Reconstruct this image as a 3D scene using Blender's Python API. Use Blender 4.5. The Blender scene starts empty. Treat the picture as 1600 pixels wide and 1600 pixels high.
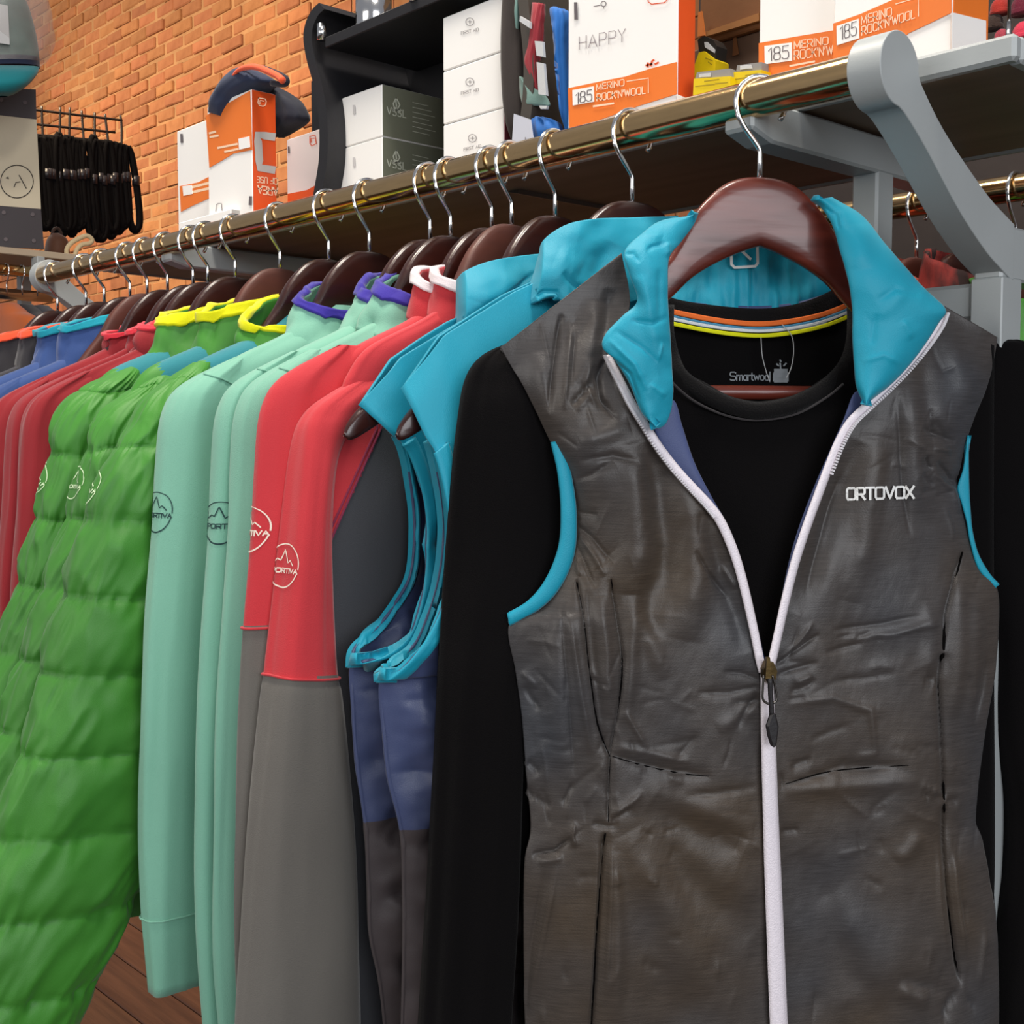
import bpy, math, random
import numpy as np
random.seed(7); np.random.seed(7)
SC = bpy.context.scene
COL = SC.collection
# ------------------------------------------------------------------ camera, light, exposure
F = 1900.0; TH = math.radians(42.6); PITCH = math.atan(117/1900.0)
ZR = 1.682                                   # height of the hanging rail
CAM = np.array([0.45304745, -0.69943716, 1.45021642])
FWH = np.array([-math.cos(TH), math.sin(TH), 0.0]); RIGHT = np.array([math.sin(TH), math.cos(TH), 0.0]); UP = np.array([0, 0, 1.0])
FWD = math.cos(PITCH)*FWH - math.sin(PITCH)*UP; UPC = math.sin(PITCH)*FWH + math.cos(PITCH)*UP
cd = bpy.data.cameras.new('camera'); cam = bpy.data.objects.new('camera', cd); COL.objects.link(cam)
cd.sensor_width = 36.0; cd.lens = 36.0*F/1600.0; cd.clip_start = 0.02; cd.clip_end = 60
cam.location = CAM; cam.rotation_euler = (math.pi/2 - PITCH, 0, math.atan2(-FWH[0], FWH[1]))
SC.camera = cam
vs = SC.view_settings; vs.view_transform = 'Standard'; vs.look = 'None'; vs.gamma = 1.0; vs.exposure = 0.0; vs.use_curve_mapping = False
W = bpy.data.worlds.new('shop_daylight'); SC.world = W; W.use_nodes = True
W.node_tree.nodes['Background'].inputs[0].default_value = (0.90, 0.92, 1.0, 1); W.node_tree.nodes['Background'].inputs[1].default_value = 0.30
def area(name, loc, aim, size, power, color, sy=None, spread=180):
    l = bpy.data.lights.new(name, 'AREA'); l.energy = power; l.color = color; l.size = size; l.spread = math.radians(spread)
    if sy: l.shape = 'RECTANGLE'; l.size_y = sy
    o = bpy.data.objects.new(name, l); COL.objects.link(o); o.location = loc
    d = np.array(aim, float) - np.array(loc, float)
    from mathutils import Vector
    o.rotation_euler = Vector(d).to_track_quat('-Z', 'Y').to_euler()
    return o
area('shop_window_light', (3.4, -1.5, 2.3), (-0.3, 0.1, 1.3), 2.6, 88, (0.93, 0.96, 1.0), 1.9)
area('side_window_light', (-0.6, -4.2, 2.4), (-0.6, 0.0, 1.3), 2.4, 56, (1.0, 0.96, 0.90), 1.6)
area('ceiling_lamp_rack', (-0.9, -0.35, 3.3), (-0.75, 0.15, 1.7), 0.35, 23, (1.0, 0.90, 0.76))
area('ceiling_lamp_near', (0.1, -0.25, 3.3), (0.0, 0.12, 1.7), 0.35, 26, (1.0, 0.93, 0.84))
area('ceiling_lamp_wall', (-4.6, 0.9, 3.6), (-5.4, 2.4, 1.7), 0.5, 74, (1.0, 0.77, 0.52))
area('ceiling_lamp_wall_far', (-6.8, 0.7, 3.6), (-7.4, 2.4, 1.9), 0.5, 76, (1.0, 0.79, 0.56))

# ------------------------------------------------------------------ geometry of the view
def rays(x, y):
    x = np.asarray(x, float)[..., None]; y = np.asarray(y, float)[..., None]
    return (x-800)/F*RIGHT + (800-y)/F*UPC + FWD
def on_plane(x, y, p0, n):
    r = rays(x, y); n = np.asarray(n, float)
    return CAM + r*((((np.asarray(p0)-CAM)*n).sum(-1))/((r*n).sum(-1)))[..., None]
def at_y(x, y, Y): return on_plane(x, y, np.array([0, Y, 0.]), [0, 1., 0])
def at_x(x, y, X): return on_plane(x, y, np.array([X, 0, 0.]), [1., 0, 0])
def at_z(x, y, Z): return on_plane(x, y, np.array([0, 0, Z]), [0, 0, 1.])
def at_d(x, y, d): return CAM + rays(x, y)*d
def project(p):
    q = np.asarray(p, float)-CAM; z = q@FWD
    return 800+F*(q@RIGHT)/z, 800-F*(q@UPC)/z, z

# ------------------------------------------------------------------ noise
def _h(i, j, k, s):
    n = (i*374761393 + j*668265263 + k*1274126177 + s*362437) & 0xffffffff
    n = ((n ^ (n >> 13))*1103515245) & 0xffffffff
    n = ((n ^ (n >> 16))*668265263) & 0xffffffff
    return ((n ^ (n >> 15)) & 0xffff)/32767.5 - 1.0
def vnoise(x, y, z=0.0, seed=0):
    x, y, z = np.broadcast_arrays(np.asarray(x, float), np.asarray(y, float), np.asarray(z, float))
    i, j, k = np.floor(x).astype(np.int64), np.floor(y).astype(np.int64), np.floor(z).astype(np.int64)
    f, g, h = x-i, y-j, z-k
    f = f*f*f*(f*(f*6-15)+10); g = g*g*g*(g*(g*6-15)+10); h = h*h*h*(h*(h*6-15)+10)
    r = 0
    for a in (0, 1):
        for b in (0, 1):
            for c in (0, 1):
                r = r + _h(i+a, j+b, k+c, seed)*(f if a else 1-f)*(g if b else 1-g)*(h if c else 1-h)
    return r
def fbm(x, y, z=0.0, seed=0, octv=3):
    r = 0; am = 1.0
    for o in range(octv):
        r = r + am*vnoise(np.asarray(x)*2**o, np.asarray(y)*2**o, np.asarray(z)*2**o, seed+o*17); am *= .5
    return r

# ------------------------------------------------------------------ objects
ORG = {}
def lin(h):
    h = h.lstrip('#'); c = [int(h[i:i+2], 16)/255 for i in (0, 2, 4)]
    return tuple((v/12.92 if v <= .04045 else ((v+.055)/1.055)**2.4) for v in c) + (1.0,)
def tag(o, label=None, cat=None, group=None, kind=None):
    if label: o['label'] = label
    if cat: o['category'] = cat
    if group: o['group'] = group
    if kind: o['kind'] = kind
    return o
def thing(name, loc, label, cat, group=None, rz=0.0):
    o = bpy.data.objects.new(name, None); COL.objects.link(o); o.location = tuple(float(v) for v in loc); o.rotation_euler = (0, 0, rz)
    o.empty_display_size = .02
    ORG[o.name] = np.array(loc, float)
    return tag(o, label, cat, group)
def mk(name, V, Fc, mat, parent=None, smooth=True, local=False, mats=None, fm=None):
    V = np.asarray(V, float).reshape(-1, 3)
    org = np.zeros(3)
    if parent is not None: org = ORG.get(parent.name, np.zeros(3))
    if not local and parent is None and len(V):
        org = np.array([V[:, 0].mean(), V[:, 1].mean(), V[:, 2].min()])
    me = bpy.data.meshes.new(name)
    Vl = V if local else V-org
    me.from_pydata(Vl.tolist(), [], Fc if isinstance(Fc, list) else Fc.tolist())
    for m in (mats or [mat]): me.materials.append(m)
    if smooth: me.polygons.foreach_set('use_smooth', np.ones(len(me.polygons), bool))
    if fm is not None: me.polygons.foreach_set('material_index', np.asarray(fm, np.int32))
    me.update()
    o = bpy.data.objects.new(name, me); COL.objects.link(o)
    if parent is not None: o.parent = parent
    elif not local: o.location = org
    ORG[o.name] = org
    return o
def clone(o, parent=None, loc=None, rz=None, label=None, group=None):
    c = o.copy(); COL.objects.link(c); c.parent = parent
    if loc is not None: c.location = tuple(float(v) for v in loc)
    if rz is not None: c.rotation_euler = (0, 0, rz)
    if label: c['label'] = label
    if group: c['group'] = group
    for ch in list(o.children): clone(ch, c)
    return c
class MB:
    def __init__(s): s.v = []; s.f = []; s.n = 0
    def add(s, V, Fc):
        V = np.asarray(V, float).reshape(-1, 3); s.v.append(V)
        s.f += [[int(i)+s.n for i in q] for q in (Fc if isinstance(Fc, list) else Fc.tolist())]; s.n += len(V); return s
    def box(s, a, b, R=None, c=None, ch=0.0):
        a = np.array(a, float); b = np.array(b, float); lo, hi = np.minimum(a, b), np.maximum(a, b)
        if ch <= 0:
            V = np.array([[(lo, hi)[i][0], (lo, hi)[j][1], (lo, hi)[k][2]] for i in (0, 1) for j in (0, 1) for k in (0, 1)])
            Fc = [[0, 1, 3, 2], [4, 6, 7, 5], [0, 4, 5, 1], [2, 3, 7, 6], [0, 2, 6, 4], [1, 5, 7, 3]]
        else:
            V = []; Fc = []
            idx = {}
            for i in (0, 1):
                for j in (0, 1):
                    for k in (0, 1):
                        p = np.array([(lo, hi)[i][0], (lo, hi)[j][1], (lo, hi)[k][2]]); sg = np.array([1-2*i, 1-2*j, 1-2*k])
                        for ax in range(3):
                            q = p + sg*ch; q[ax] = p[ax]
                            idx[(i, j, k, ax)] = len(V); V.append(q)
            for ax in range(3):
                o1, o2 = [x for x in range(3) if x != ax]
                for e in (0, 1):
                    l = []
                    for (m, n) in ((0, 0), (1, 0), (1, 1), (0, 1)):
                        t = [0, 0, 0]; t[ax] = e; t[o1] = m; t[o2] = n; l.append(idx[(*t, ax)])
                    Fc.append(l)
            for ax in range(3):
                o1, o2 = [x for x in range(3) if x != ax]
                for m in (0, 1):
                    for n in (0, 1):
                        t0 = [0, 0, 0]; t0[o1] = m; t0[o2] = n; t1 = list(t0); t1[ax] = 1
                        Fc.append([idx[(*t0, o1)], idx[(*t1, o1)], idx[(*t1, o2)], idx[(*t0, o2)]])
            for i in (0, 1):
                for j in (0, 1):
                    for k in (0, 1): Fc.append([idx[(i, j, k, ax)] for ax in range(3)])
            V = np.array(V)
        if R is not None:
            c = (lo+hi)/2 if c is None else np.array(c, float); V = (V-c)@R.T + c
        return s.add(V, Fc)
    def tube(s, path, r, seg=10, cap=True, flat=None):
        P = np.asarray(path, float); n = len(P); r = np.broadcast_to(np.asarray(r, float), (n,))
        T = np.gradient(P, axis=0); T /= np.linalg.norm(T, axis=1)[:, None]+1e-12
        ref = np.array([0, 0, 1.0]) if abs(T[0, 2]) < .9 else np.array([1.0, 0, 0])
        u = np.cross(T[0], ref); u /= np.linalg.norm(u); rings = []
        for i in range(n):
            u = u - T[i]*(u@T[i]); u /= np.linalg.norm(u)+1e-12; w = np.cross(T[i], u)
            an = np.linspace(0, 2*math.pi, seg, endpoint=False)
            rings.append(P[i] + r[i]*(np.cos(an)[:, None]*u + np.sin(an)[:, None]*w))
        V = np.array(rings).reshape(-1, 3); Fc = []
        for i in range(n-1):
            for j in range(seg):
                k = (j+1) % seg; Fc.append([i*seg+j, i*seg+k, (i+1)*seg+k, (i+1)*seg+j])
        if cap: Fc.append(list(range(seg))[::-1]); Fc.append([(n-1)*seg+j for j in range(seg)])
        return s.add(V, Fc)
    def prism(s, poly, e0, e1):
        """poly: list of 3D points (planar); extruded by the vector e1-e0"""
        P = np.asarray(poly, float); n = len(P); d = np.asarray(e1, float)-np.asarray(e0, float)
        V = np.vstack([P, P+d]); Fc = [list(range(n))[::-1], list(range(n, 2*n))]
        for i in range(n):
            j = (i+1) % n; Fc.append([i, j, n+j, n+i])
        return s.add(V, Fc)
    def build(s, name, mat, parent=None, smooth=False, **k):
        return mk(name, np.vstack(s.v), s.f, mat, parent, smooth, **k)
def autosmooth(o, ang=35):
    me = o.data
    me.polygons.foreach_set('use_smooth', np.ones(len(me.polygons), bool))
    try: me.set_sharp_from_angle(angle=math.radians(ang))
    except Exception: pass
    return o
def grid_faces(m, n, wrap=False, off=0):
    i, j = np.meshgrid(np.arange(m-1), np.arange(n if wrap else n-1), indexing='ij'); k = (j+1) % n
    return (np.stack([i*n+j, i*n+k, (i+1)*n+k, (i+1)*n+j], -1).reshape(-1, 4)+off)
def normals(V):
    du = np.gradient(V, axis=1); dv = np.gradient(V, axis=0); N = np.cross(du, dv)
    return N/(np.linalg.norm(N, axis=-1)[..., None]+1e-12)
def shell(V, th):
    """a grid surface given real thickness th (front side = V)"""
    m, n, _ = V.shape; B = V - normals(V)*th
    Fc = [grid_faces(m, n).tolist(), [q[::-1] for q in grid_faces(m, n, off=m*n).tolist()]]
    e = []
    o = m*n
    for j in range(n-1): e.append([j+1, j, o+j, o+j+1]); a = (m-1)*n; e.append([a+j, a+j+1, o+a+j+1, o+a+j])
    for i in range(m-1): e.append([i*n, (i+1)*n, o+(i+1)*n, o+i*n]); b = n-1; e.append([(i+1)*n+b, i*n+b, o+i*n+b, o+(i+1)*n+b])
    return np.vstack([V.reshape(-1, 3), B.reshape(-1, 3)]), Fc[0]+Fc[1]+e
def spl(P, n):
    """smooth curve through the points P, n samples evenly by index"""
    P = np.asarray(P, float); m = len(P)
    if m < 3: t = np.linspace(0, 1, n)[:, None]; return P[0]*(1-t)+P[-1]*t
    T = np.linspace(0, m-1, n); i = np.minimum(T.astype(int), m-2); f = (T-i)[:, None]
    Q = np.vstack([2*P[0]-P[1], P, 2*P[-1]-P[-2]])
    a, b, c, d = Q[i], Q[i+1], Q[i+2], Q[i+3]
    return .5*((2*b)+(-a+c)*f+(2*a-5*b+4*c-d)*f*f+(-a+3*b-3*c+d)*f**3)
def rotz(a): c, s = math.cos(a), math.sin(a); return np.array([[c, -s, 0], [s, c, 0], [0, 0, 1.]])

# ------------------------------------------------------------------ materials
MC = {}
def mat(name, col, rough=.6, metal=0.0, noise=None, bump=None, col2=None, sheen=0.0, coat=0.0, spec=.5, stretch=None, trans=0.0, alpha=1.0, emit=0.0, weave=0.0, island=False, objrand=False, detail=4.0):
    """procedural principled material; noise=(scale, amount) varies the colour, bump=(scale, strength)"""
    if name in MC: return MC[name]
    m = bpy.data.materials.new(name); m.use_nodes = True; nt = m.node_tree; N = nt.nodes; L = nt.links; b = N['Principled BSDF']
    c = lin(col) if isinstance(col, str) else tuple(col)+(1.0,)
    b.inputs['Base Color'].default_value = c; b.inputs['Roughness'].default_value = rough; b.inputs['Metallic'].default_value = metal
    b.inputs['Specular IOR Level'].default_value = spec; b.inputs['Coat Weight'].default_value = coat; b.inputs['Coat Roughness'].default_value = .12
    b.inputs['Sheen Weight'].default_value = sheen; b.inputs['Sheen Roughness'].default_value = .45
    b.inputs['Transmission Weight'].default_value = trans; b.inputs['Alpha'].default_value = alpha
    if emit: b.inputs['Emission Color'].default_value = c; b.inputs['Emission Strength'].default_value = emit
    tc = N.new('ShaderNodeTexCoord'); mp = N.new('ShaderNodeMapping'); L.new(tc.outputs['Object'], mp.inputs[0])
    if stretch: mp.inputs['Scale'].default_value = stretch
    last = None
    if noise or col2:
        sc_, am = noise or (6, .5)
        tx = N.new('ShaderNodeTexNoise'); tx.inputs['Scale'].default_value = sc_; tx.inputs['Detail'].default_value = detail; L.new(mp.outputs[0], tx.inputs['Vector'])
        mx = N.new('ShaderNodeMix'); mx.data_type = 'RGBA'; mx.inputs[6].default_value = c
        d = lin(col2) if col2 else tuple(v*(1-am) for v in c[:3])+(1.0,)
        mx.inputs[7].default_value = d
        rp = N.new('ShaderNodeMapRange'); rp.inputs[1].default_value = .35; rp.inputs[2].default_value = .65; L.new(tx.outputs['Fac'], rp.inputs[0]); L.new(rp.outputs[0], mx.inputs[0])
        last = mx.outputs[2]
    if island or objrand:
        if island: g = N.new('ShaderNodeNewGeometry'); src = g.outputs['Random Per Island']
        else: g = N.new('ShaderNodeObjectInfo'); src = g.outputs['Random']
        hs = N.new('ShaderNodeHueSaturation')
        a1 = N.new('ShaderNodeMapRange'); a1.inputs[3].default_value = .82; a1.inputs[4].default_value = 1.14; L.new(src, a1.inputs[0]); L.new(a1.outputs[0], hs.inputs['Value'])
        ml = N.new('ShaderNodeMath'); ml.operation = 'MULTIPLY'; ml.inputs[1].default_value = 7.31; L.new(src, ml.inputs[0])
        fr = N.new('ShaderNodeMath'); fr.operation = 'FRACT'; L.new(ml.outputs[0], fr.inputs[0])
        a2 = N.new('ShaderNodeMapRange'); a2.inputs[3].default_value = .493; a2.inputs[4].default_value = .507; L.new(fr.outputs[0], a2.inputs[0]); L.new(a2.outputs[0], hs.inputs['Hue'])
        if last: L.new(last, hs.inputs['Color'])
        else: hs.inputs['Color'].default_value = c
        last = hs.outputs[0]
    if last: L.new(last, b.inputs['Base Color'])
    hgt = None
    if bump:
        tb = N.new('ShaderNodeTexNoise'); tb.inputs['Scale'].default_value = bump[0]; tb.inputs['Detail'].default_value = 3; L.new(mp.outputs[0], tb.inputs['Vector'])
        bp = N.new('ShaderNodeBump'); bp.inputs['Strength'].default_value = bump[1]; bp.inputs['Distance'].default_value = .002; L.new(tb.outputs['Fac'], bp.inputs['Height'])
        L.new(bp.outputs[0], b.inputs['Normal']); hgt = bp
    if weave:
        wv = N.new('ShaderNodeTexWave'); wv.wave_type = 'BANDS'; wv.bands_direction = 'Z'; wv.inputs['Scale'].default_value = weave; wv.inputs['Distortion'].default_value = 1.5; L.new(tc.outputs['Object'], wv.inputs['Vector'])
        b2 = N.new('ShaderNodeBump'); b2.inputs['Strength'].default_value = .12; b2.inputs['Distance'].default_value = .001; L.new(wv.outputs['Fac'], b2.inputs['Height'])
        if hgt: L.new(hgt.outputs[0], b2.inputs['Normal'])
        L.new(b2.outputs[0], b.inputs['Normal'])
    MC[name] = m
    return m
def fab(name, col, rough=.85, amt=.14, sheen=.25, bump=.25, nscale=9, bscale=1400, spec=.25):
    return mat(name, col, rough, noise=(nscale, amt), bump=(bscale, bump), sheen=sheen, spec=spec)
M_grey = mat('powder_coat_grey', '#a7acac', .42, noise=(14, .05), bump=(500, .04))
M_chrome = mat('chrome_wire', '#d8d8d8', .16, metal=1.0, bump=(300, .03))
M_rail = mat('warm_reflection_rail', '#dcb884', .15, metal=1.0, noise=(30, .10), bump=(400, .02), stretch=(1, 8, 8))  # chrome rail; warm ceiling reflection is put into its base colour
M_shelf_under = mat('shelf_underside_board', '#85705c', .6, noise=(3, .25), bump=(120, .1), stretch=(1, 10, 1))
M_wood = mat('shaded_mahogany_wood', '#36150f', .3, noise=(30, .55), col2='#1e0b09', bump=(60, .4), stretch=(1.0, .18, 1.0), coat=.22)  # darker mahogany copy for rear hangers, under-shelf shade put into the colour
M_wood_n = mat('reddish_mahogany_wood', '#6b2c20', .34, noise=(34, .6), col2='#3c1611', bump=(70, .5), stretch=(1.0, .14, 1.0), coat=.30)
M_wood_b = mat('brown_hanger_wood', '#5a2c20', .55, noise=(30, .3), col2='#43211a', bump=(60, .12), stretch=(1.0, .18, 1.0), coat=.1)
M_white = mat('white_carton', '#f7f5f2', .55, noise=(5, .04), bump=(200, .04))
M_orange = mat('orange_carton_print', '#ee7a28', .45, noise=(6, .06), bump=(200, .04))
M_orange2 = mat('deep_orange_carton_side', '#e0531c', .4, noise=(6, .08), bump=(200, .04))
M_black = mat('black_powder_coat', '#17161a', .5, noise=(10, .15), bump=(300, .06))
M_print = mat('grey_print_ink', '#6a6266', .6, noise=(40, .2), bump=(200, .02))
M_paleprint = mat('pale_orange_print_ink', '#fbd9b8', .6, noise=(40, .06), bump=(200, .02))
# ------------------------------------------------------------------ setting: floor, brick wall
YW = 2.62; XW0, XW1 = -14.5, 3.5
M_mortar = mat('lime_mortar', '#b2855a', .95, noise=(9, .25), bump=(60, .8))
M_brick = mat('orange_brick', '#a86f47', .9, noise=(12, .35), col2='#98603a', bump=(45, .9), objrand=True)
M_brick_far = mat('orange_brick_far', '#a86f47', .9, noise=(12, .35), col2='#98603a', bump=(45, .9), island=True)
wall = tag(MB().box((XW0, YW-.004, 0), (XW1, YW+.3, 5.2)).build('wall_back', M_mortar), kind='structure')
bl, bh, cl, ch_ = .203, .063, .214, .0735
bm = MB().box((-bl/2, -.012, -bh/2), (bl/2, .03, bh/2), ch=.006)
proto = None; cand = []
for r in range(int(5.2/ch_)):
    z = (r+.5)*ch_
    for k in range(int((XW1-XW0)/cl)):
        half = (r % 6 == 3)
        x = XW0 + (k+.5+(.5 if r % 2 else 0.0))*cl
        px, py, d = project((x, YW, z))
        if d < .5: continue
        vis = -40 < px < 530 and -40 < py < 500
        sz = 1/d
        hid = (270 < px < 445 and py > 175) or (px < 55) or (px > 505) or py > 392 and not (190 < px < 330 and py < 475)
        cand.append((0 if (vis and not hid) else 1, d, x, z))
cand.sort(); rest = MB(); nb = 0
wl = np.array(wall.location)
for c in cand:
    j = np.array([random.uniform(-.006, .006), random.uniform(-.009, .006), random.uniform(-.004, .004)])
    if c[0] == 0 and nb < 300:
        if proto is None:
            proto = mk('brick', np.vstack(bm.v), bm.f, M_brick, None, False, local=True); o = proto
        else: o = proto.copy(); COL.objects.link(o)
        o.parent = wall; o.location = tuple(np.array([c[2], YW, c[3]])+j-wl); o.rotation_euler = (random.uniform(-.02, .02), random.uniform(-.025, .025), random.uniform(-.03, .03)); o.scale = (random.uniform(.9, 1.02), 1, random.uniform(.9, 1.05)); nb += 1
    elif c[2] > -14.4 and c[2] < 2.5 and c[3] < 5.1 and c[3] > .3 and not (c[2] > -2.5 and c[3] > 3):
        rest.box((c[2]-bl/2+j[0], YW-.012+j[1], c[3]-bh/2), (c[2]+bl/2+j[0], YW+.03, c[3]+bh/2))
ro = rest.build('brick_courses', M_brick_far, wall); tag(ro, kind='stuff')
M_floor = mat('worn_wood_floor', '#7a5238', .5, noise=(7, .35), col2='#5d3c29', bump=(40, .2), stretch=(.4, 6, 1), objrand=True)
floor = tag(MB().box((-11, -4, -.12), (4, YW+.3, -.012)).build('floor', mat('floor_base', '#3c2a20', .8, noise=(4, .2), bump=(30, .2))), kind='structure')
pk = MB().box((-3.4, -.062, -.012), (0, .062, 0.0), ch=.003); fl = np.array(floor.location); p0_ = None
for i in range(28):
    y = -.85 + i*.127
    if y > YW-.05: break
    if p0_ is None: p0_ = mk('plank', np.vstack(pk.v), pk.f, M_floor, None, False, local=True); o = p0_
    else: o = p0_.copy(); COL.objects.link(o)
    o.parent = floor; o.location = tuple(np.array([.2-.37*(i % 3), y, 0])-fl)

# ------------------------------------------------------------------ the rack: rails, end frames, shelf
RR = .0127; YC = .171; YR2 = .425
SH_Z0, SH_Z1 = 1.684, 1.7005
fr = thing('clothes_rack', (-.6, YC, 0), 'grey double-sided clothes rack with curved end arms and shelf on top', 'rack')
def rail(y, x0, x1):
    an = [(x, y, ZR) for x in np.linspace(x0, x1, 14)]
    return autosmooth(MB().tube(an, RR, 40).build('hanging_rail', M_rail, fr))
rail(0, .03, -1.315); rail(YR2, .03, -1.315)
def endframe(xa, xb, PC=YC):
    # one flat bar arm per side: round head on the rail, curved down to the middle post
    for sgn in (1, -1):
        def YY(y): return y if sgn > 0 else 2*YC - y + (YR2-2*YC)
        outer = spl([(.0335, 1.690), (.0335, 1.683), (.040, 1.6745), (.071, 1.651), (.127, 1.621), (.158, 1.609), (.1725, 1.604)], 26)
        inner = spl([(.010, 1.6585), (.020, 1.654), (.046, 1.637), (.091, 1.6035), (.129, 1.581), (.152, 1.571), (.1725, 1.563)], 26)
        head = [(.010+.0235*math.cos(t), ZR+.0235*math.sin(t)) for t in np.linspace(math.radians(20), math.radians(268), 26)]
        poly = [(y, z) for y, z in outer[::-1]] + head + [(y, z) for y, z in inner]
        P = [(xa, YY(y), z) for y, z in poly]
        if sgn < 0: P = P[::-1]
        o = MB().prism(P, (0, 0, 0), (xb-xa, 0, 0)).build('curved_arm', M_grey, fr)
        md = o.modifiers.new('bevel', 'BEVEL'); md.width = .0022; md.segments = 3; md.limit_method = 'ANGLE'; md.angle_limit = math.radians(35)
        autosmooth(o, 40)
    MB().box((xa+.0012, min(YC, PC)-.0145, 1.5640), (xb-.0012, YR2-.172, 1.6030), ch=.002).build('arm_joint', M_grey, fr)
    o = MB().box((xa, PC-.0155, .05), (xb, PC+.0155, 1.5655), ch=.001).build('end_post', M_grey, fr)
    MB().box((xa, YC-.30, .0), (xb, YC+.30, .05), ch=.004).build('base_foot', M_grey, fr)
endframe(.019, .043); endframe(-1.322, -1.300, .262)
MB().box((-1.30, YC-.012, 1.536), (.019, YC+.012, 1.563), ch=.003).build('stretcher_bar', M_grey, fr)
MB().box((-1.30, YC-.012, .30), (.019, YC+.012, .335), ch=.003).build('stretcher_bar', M_grey, fr)
for xs in (-.072, -.92):
    MB().box((xs-.0115, YC-.0125, 1.563), (xs+.0115, YC+.0125, 1.6745), ch=.002).build('shelf_post', M_grey, fr)
    V = [(xs-.0125, -.004, 1.6835), (xs-.0125, -.004, 1.662), (xs-.0125, .02, 1.6555), (xs-.0125, .26, 1.6555), (xs-.0125, .285, 1.6655), (xs-.0125, .285, 1.6835)]
    o = MB().prism(V[::-1], (0, 0, 0), (.025, 0, 0)).build('shelf_bracket', M_grey, fr)
    o.modifiers.new('bevel', 'BEVEL').width = .002
sh = MB().box((-1.225, .050, SH_Z0), (.098, .060, SH_Z1), ch=.0025); sh.box((-1.225, .290, SH_Z0), (.098, .300, SH_Z1), ch=.0025); sh.box((-1.225, .0601, SH_Z0), (-1.215, .2899, SH_Z1), ch=.002); sh.box((.088, .0601, SH_Z0), (.098, .2899, SH_Z1), ch=.002)
sh.build('shelf_rim', M_grey, fr)
MB().box((-1.215, .0601, SH_Z0+.002), (.0879, .2899, SH_Z1-.0015)).build('shelf_board', M_shelf_under, fr)

# ------------------------------------------------------------------ hangers
ZW = -.0535                                   # top of the wood below the rail axis
TOPP = np.array([(0, 0), (.012, -.001), (.024, -.005), (.036, -.014), (.050, -.030), (.066, -.057), (.10, -.094), (.14, -.119), (.18, -.140), (.21, -.156), (.224, -.168), (.229, -.1765)])
BOTP = np.array([(0, -.047), (.012, -.051), (.024, -.056), (.036, -.062), (.050, -.071), (.066, -.086), (.10, -.114), (.14, -.140), (.18, -.161), (.21, -.1755), (.224, -.1805), (.229, -.1775)])
def wood_mesh(k=1.0):
    t = spl(TOPP, 40); b = spl(BOTP, 40); A0 = .08
    for q in (t, b): q[:, 0] = np.where(q[:, 0] > A0, A0+(q[:, 0]-A0)*k, q[:, 0])
    top = np.vstack([(t*[-1, 1])[::-1][:-1], t]); bot = np.vstack([(b*[-1, 1])[::-1][:-1], b]); m = len(top); rings = []
    for i in range(m):
        a = top[i, 0]; zt, zb = top[i, 1], bot[i, 1]; w = .0066*max(1-(abs(a)/(A0+.1492*k))**14, .02)**.5; c = .06*a*a
        zm, hz = (zt+zb)/2, max((zt-zb)/2, .0008); ring = []
        for q in np.linspace(0, 2*math.pi, 20, endpoint=False):
            e = 2/3.6; cs, sn = math.cos(q), math.sin(q)
            ring.append((c+w*math.copysign(abs(cs)**e, cs), a, ZW+zm+hz*math.copysign(abs(sn)**e, sn)))
        rings.append(ring)
    V = np.array(rings); Fc = grid_faces(m, 20, True).tolist(); Fc += [list(range(20)), [(m-1)*20+j for j in range(20)][::-1]]
    return V.reshape(-1, 3), Fc
an = np.linspace(math.radians(-38), math.radians(205), 30); cz = .0144-.0178
hp = [(0, .0178*math.cos(t), cz+.0178*math.sin(t)) for t in an]
hp += [tuple(p) for p in np.array(spl([(0, -.0166, -.0115), (0, -.0115, -.0205), (0, -.0035, -.0305), (0, -.0002, -.0355), (0, 0, -.0405)], 12))] + [(0, 0, -.060)]
HB = MB().tube(hp, .00185, 10)
BAR = MB().tube([(-.014, y, -.2005) for y in np.linspace(-.145, .145, 12)], .0052, 14)
HANG = {}
LEN = dict(long=.87, mid=.80, slim=.60, short=.52)
def hanger(X, delta, kind, label, length='mid', Y=0.0, g='wooden hangers on the front rail'):
    if (kind, length) not in HANG:
        r = thing('wooden_hanger', (X, Y, ZR), label, 'hanger', g, -delta); mw = dict(dark=M_wood, near=M_wood_n, brown=M_wood_b)[kind]
        WV, WF = wood_mesh(LEN[length])
        mk('hook', np.vstack(HB.v), HB.f, M_chrome, r, True, local=True); mk('wood_body', WV, WF, mw, r, True, local=True); mk('trouser_bar', np.vstack(BAR.v), BAR.f, mw, r, True, local=True)
        HANG[(kind, length)] = r; return r
    return clone(HANG[(kind, length)], None, (X, Y, ZR), -delta, label, g)
# ------------------------------------------------------------------ garment tools
class GF:
    """frame of one hanging garment: a across the shoulders, n towards its front, z from the rail axis"""
    def __init__(s, X, delta=0.0, O=None):
        s.X = X; s.d = delta; s.O = np.array([X, 0, ZR]) if O is None else np.array(O, float); s.A = np.array([math.sin(delta), math.cos(delta), 0]); s.N = np.array([math.cos(delta), -math.sin(delta), 0])
    def P(s, a, n, z):
        a, n, z = np.broadcast_arrays(np.asarray(a, float), np.asarray(n, float), np.asarray(z, float))
        return s.O + a[..., None]*s.A + n[..., None]*s.N + z[..., None]*UP
    def px(s, x, y, n=0.0):
        n = np.asarray(n, float)
        p = on_plane(x, y, s.O + n[..., None]*s.N, s.N) - s.O
        return (p*s.A).sum(-1), p[..., 2]
    def inv(s, p):
        q = np.asarray(p)-s.O; return (q*s.A).sum(-1), (q*s.N).sum(-1), q[..., 2]
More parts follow.
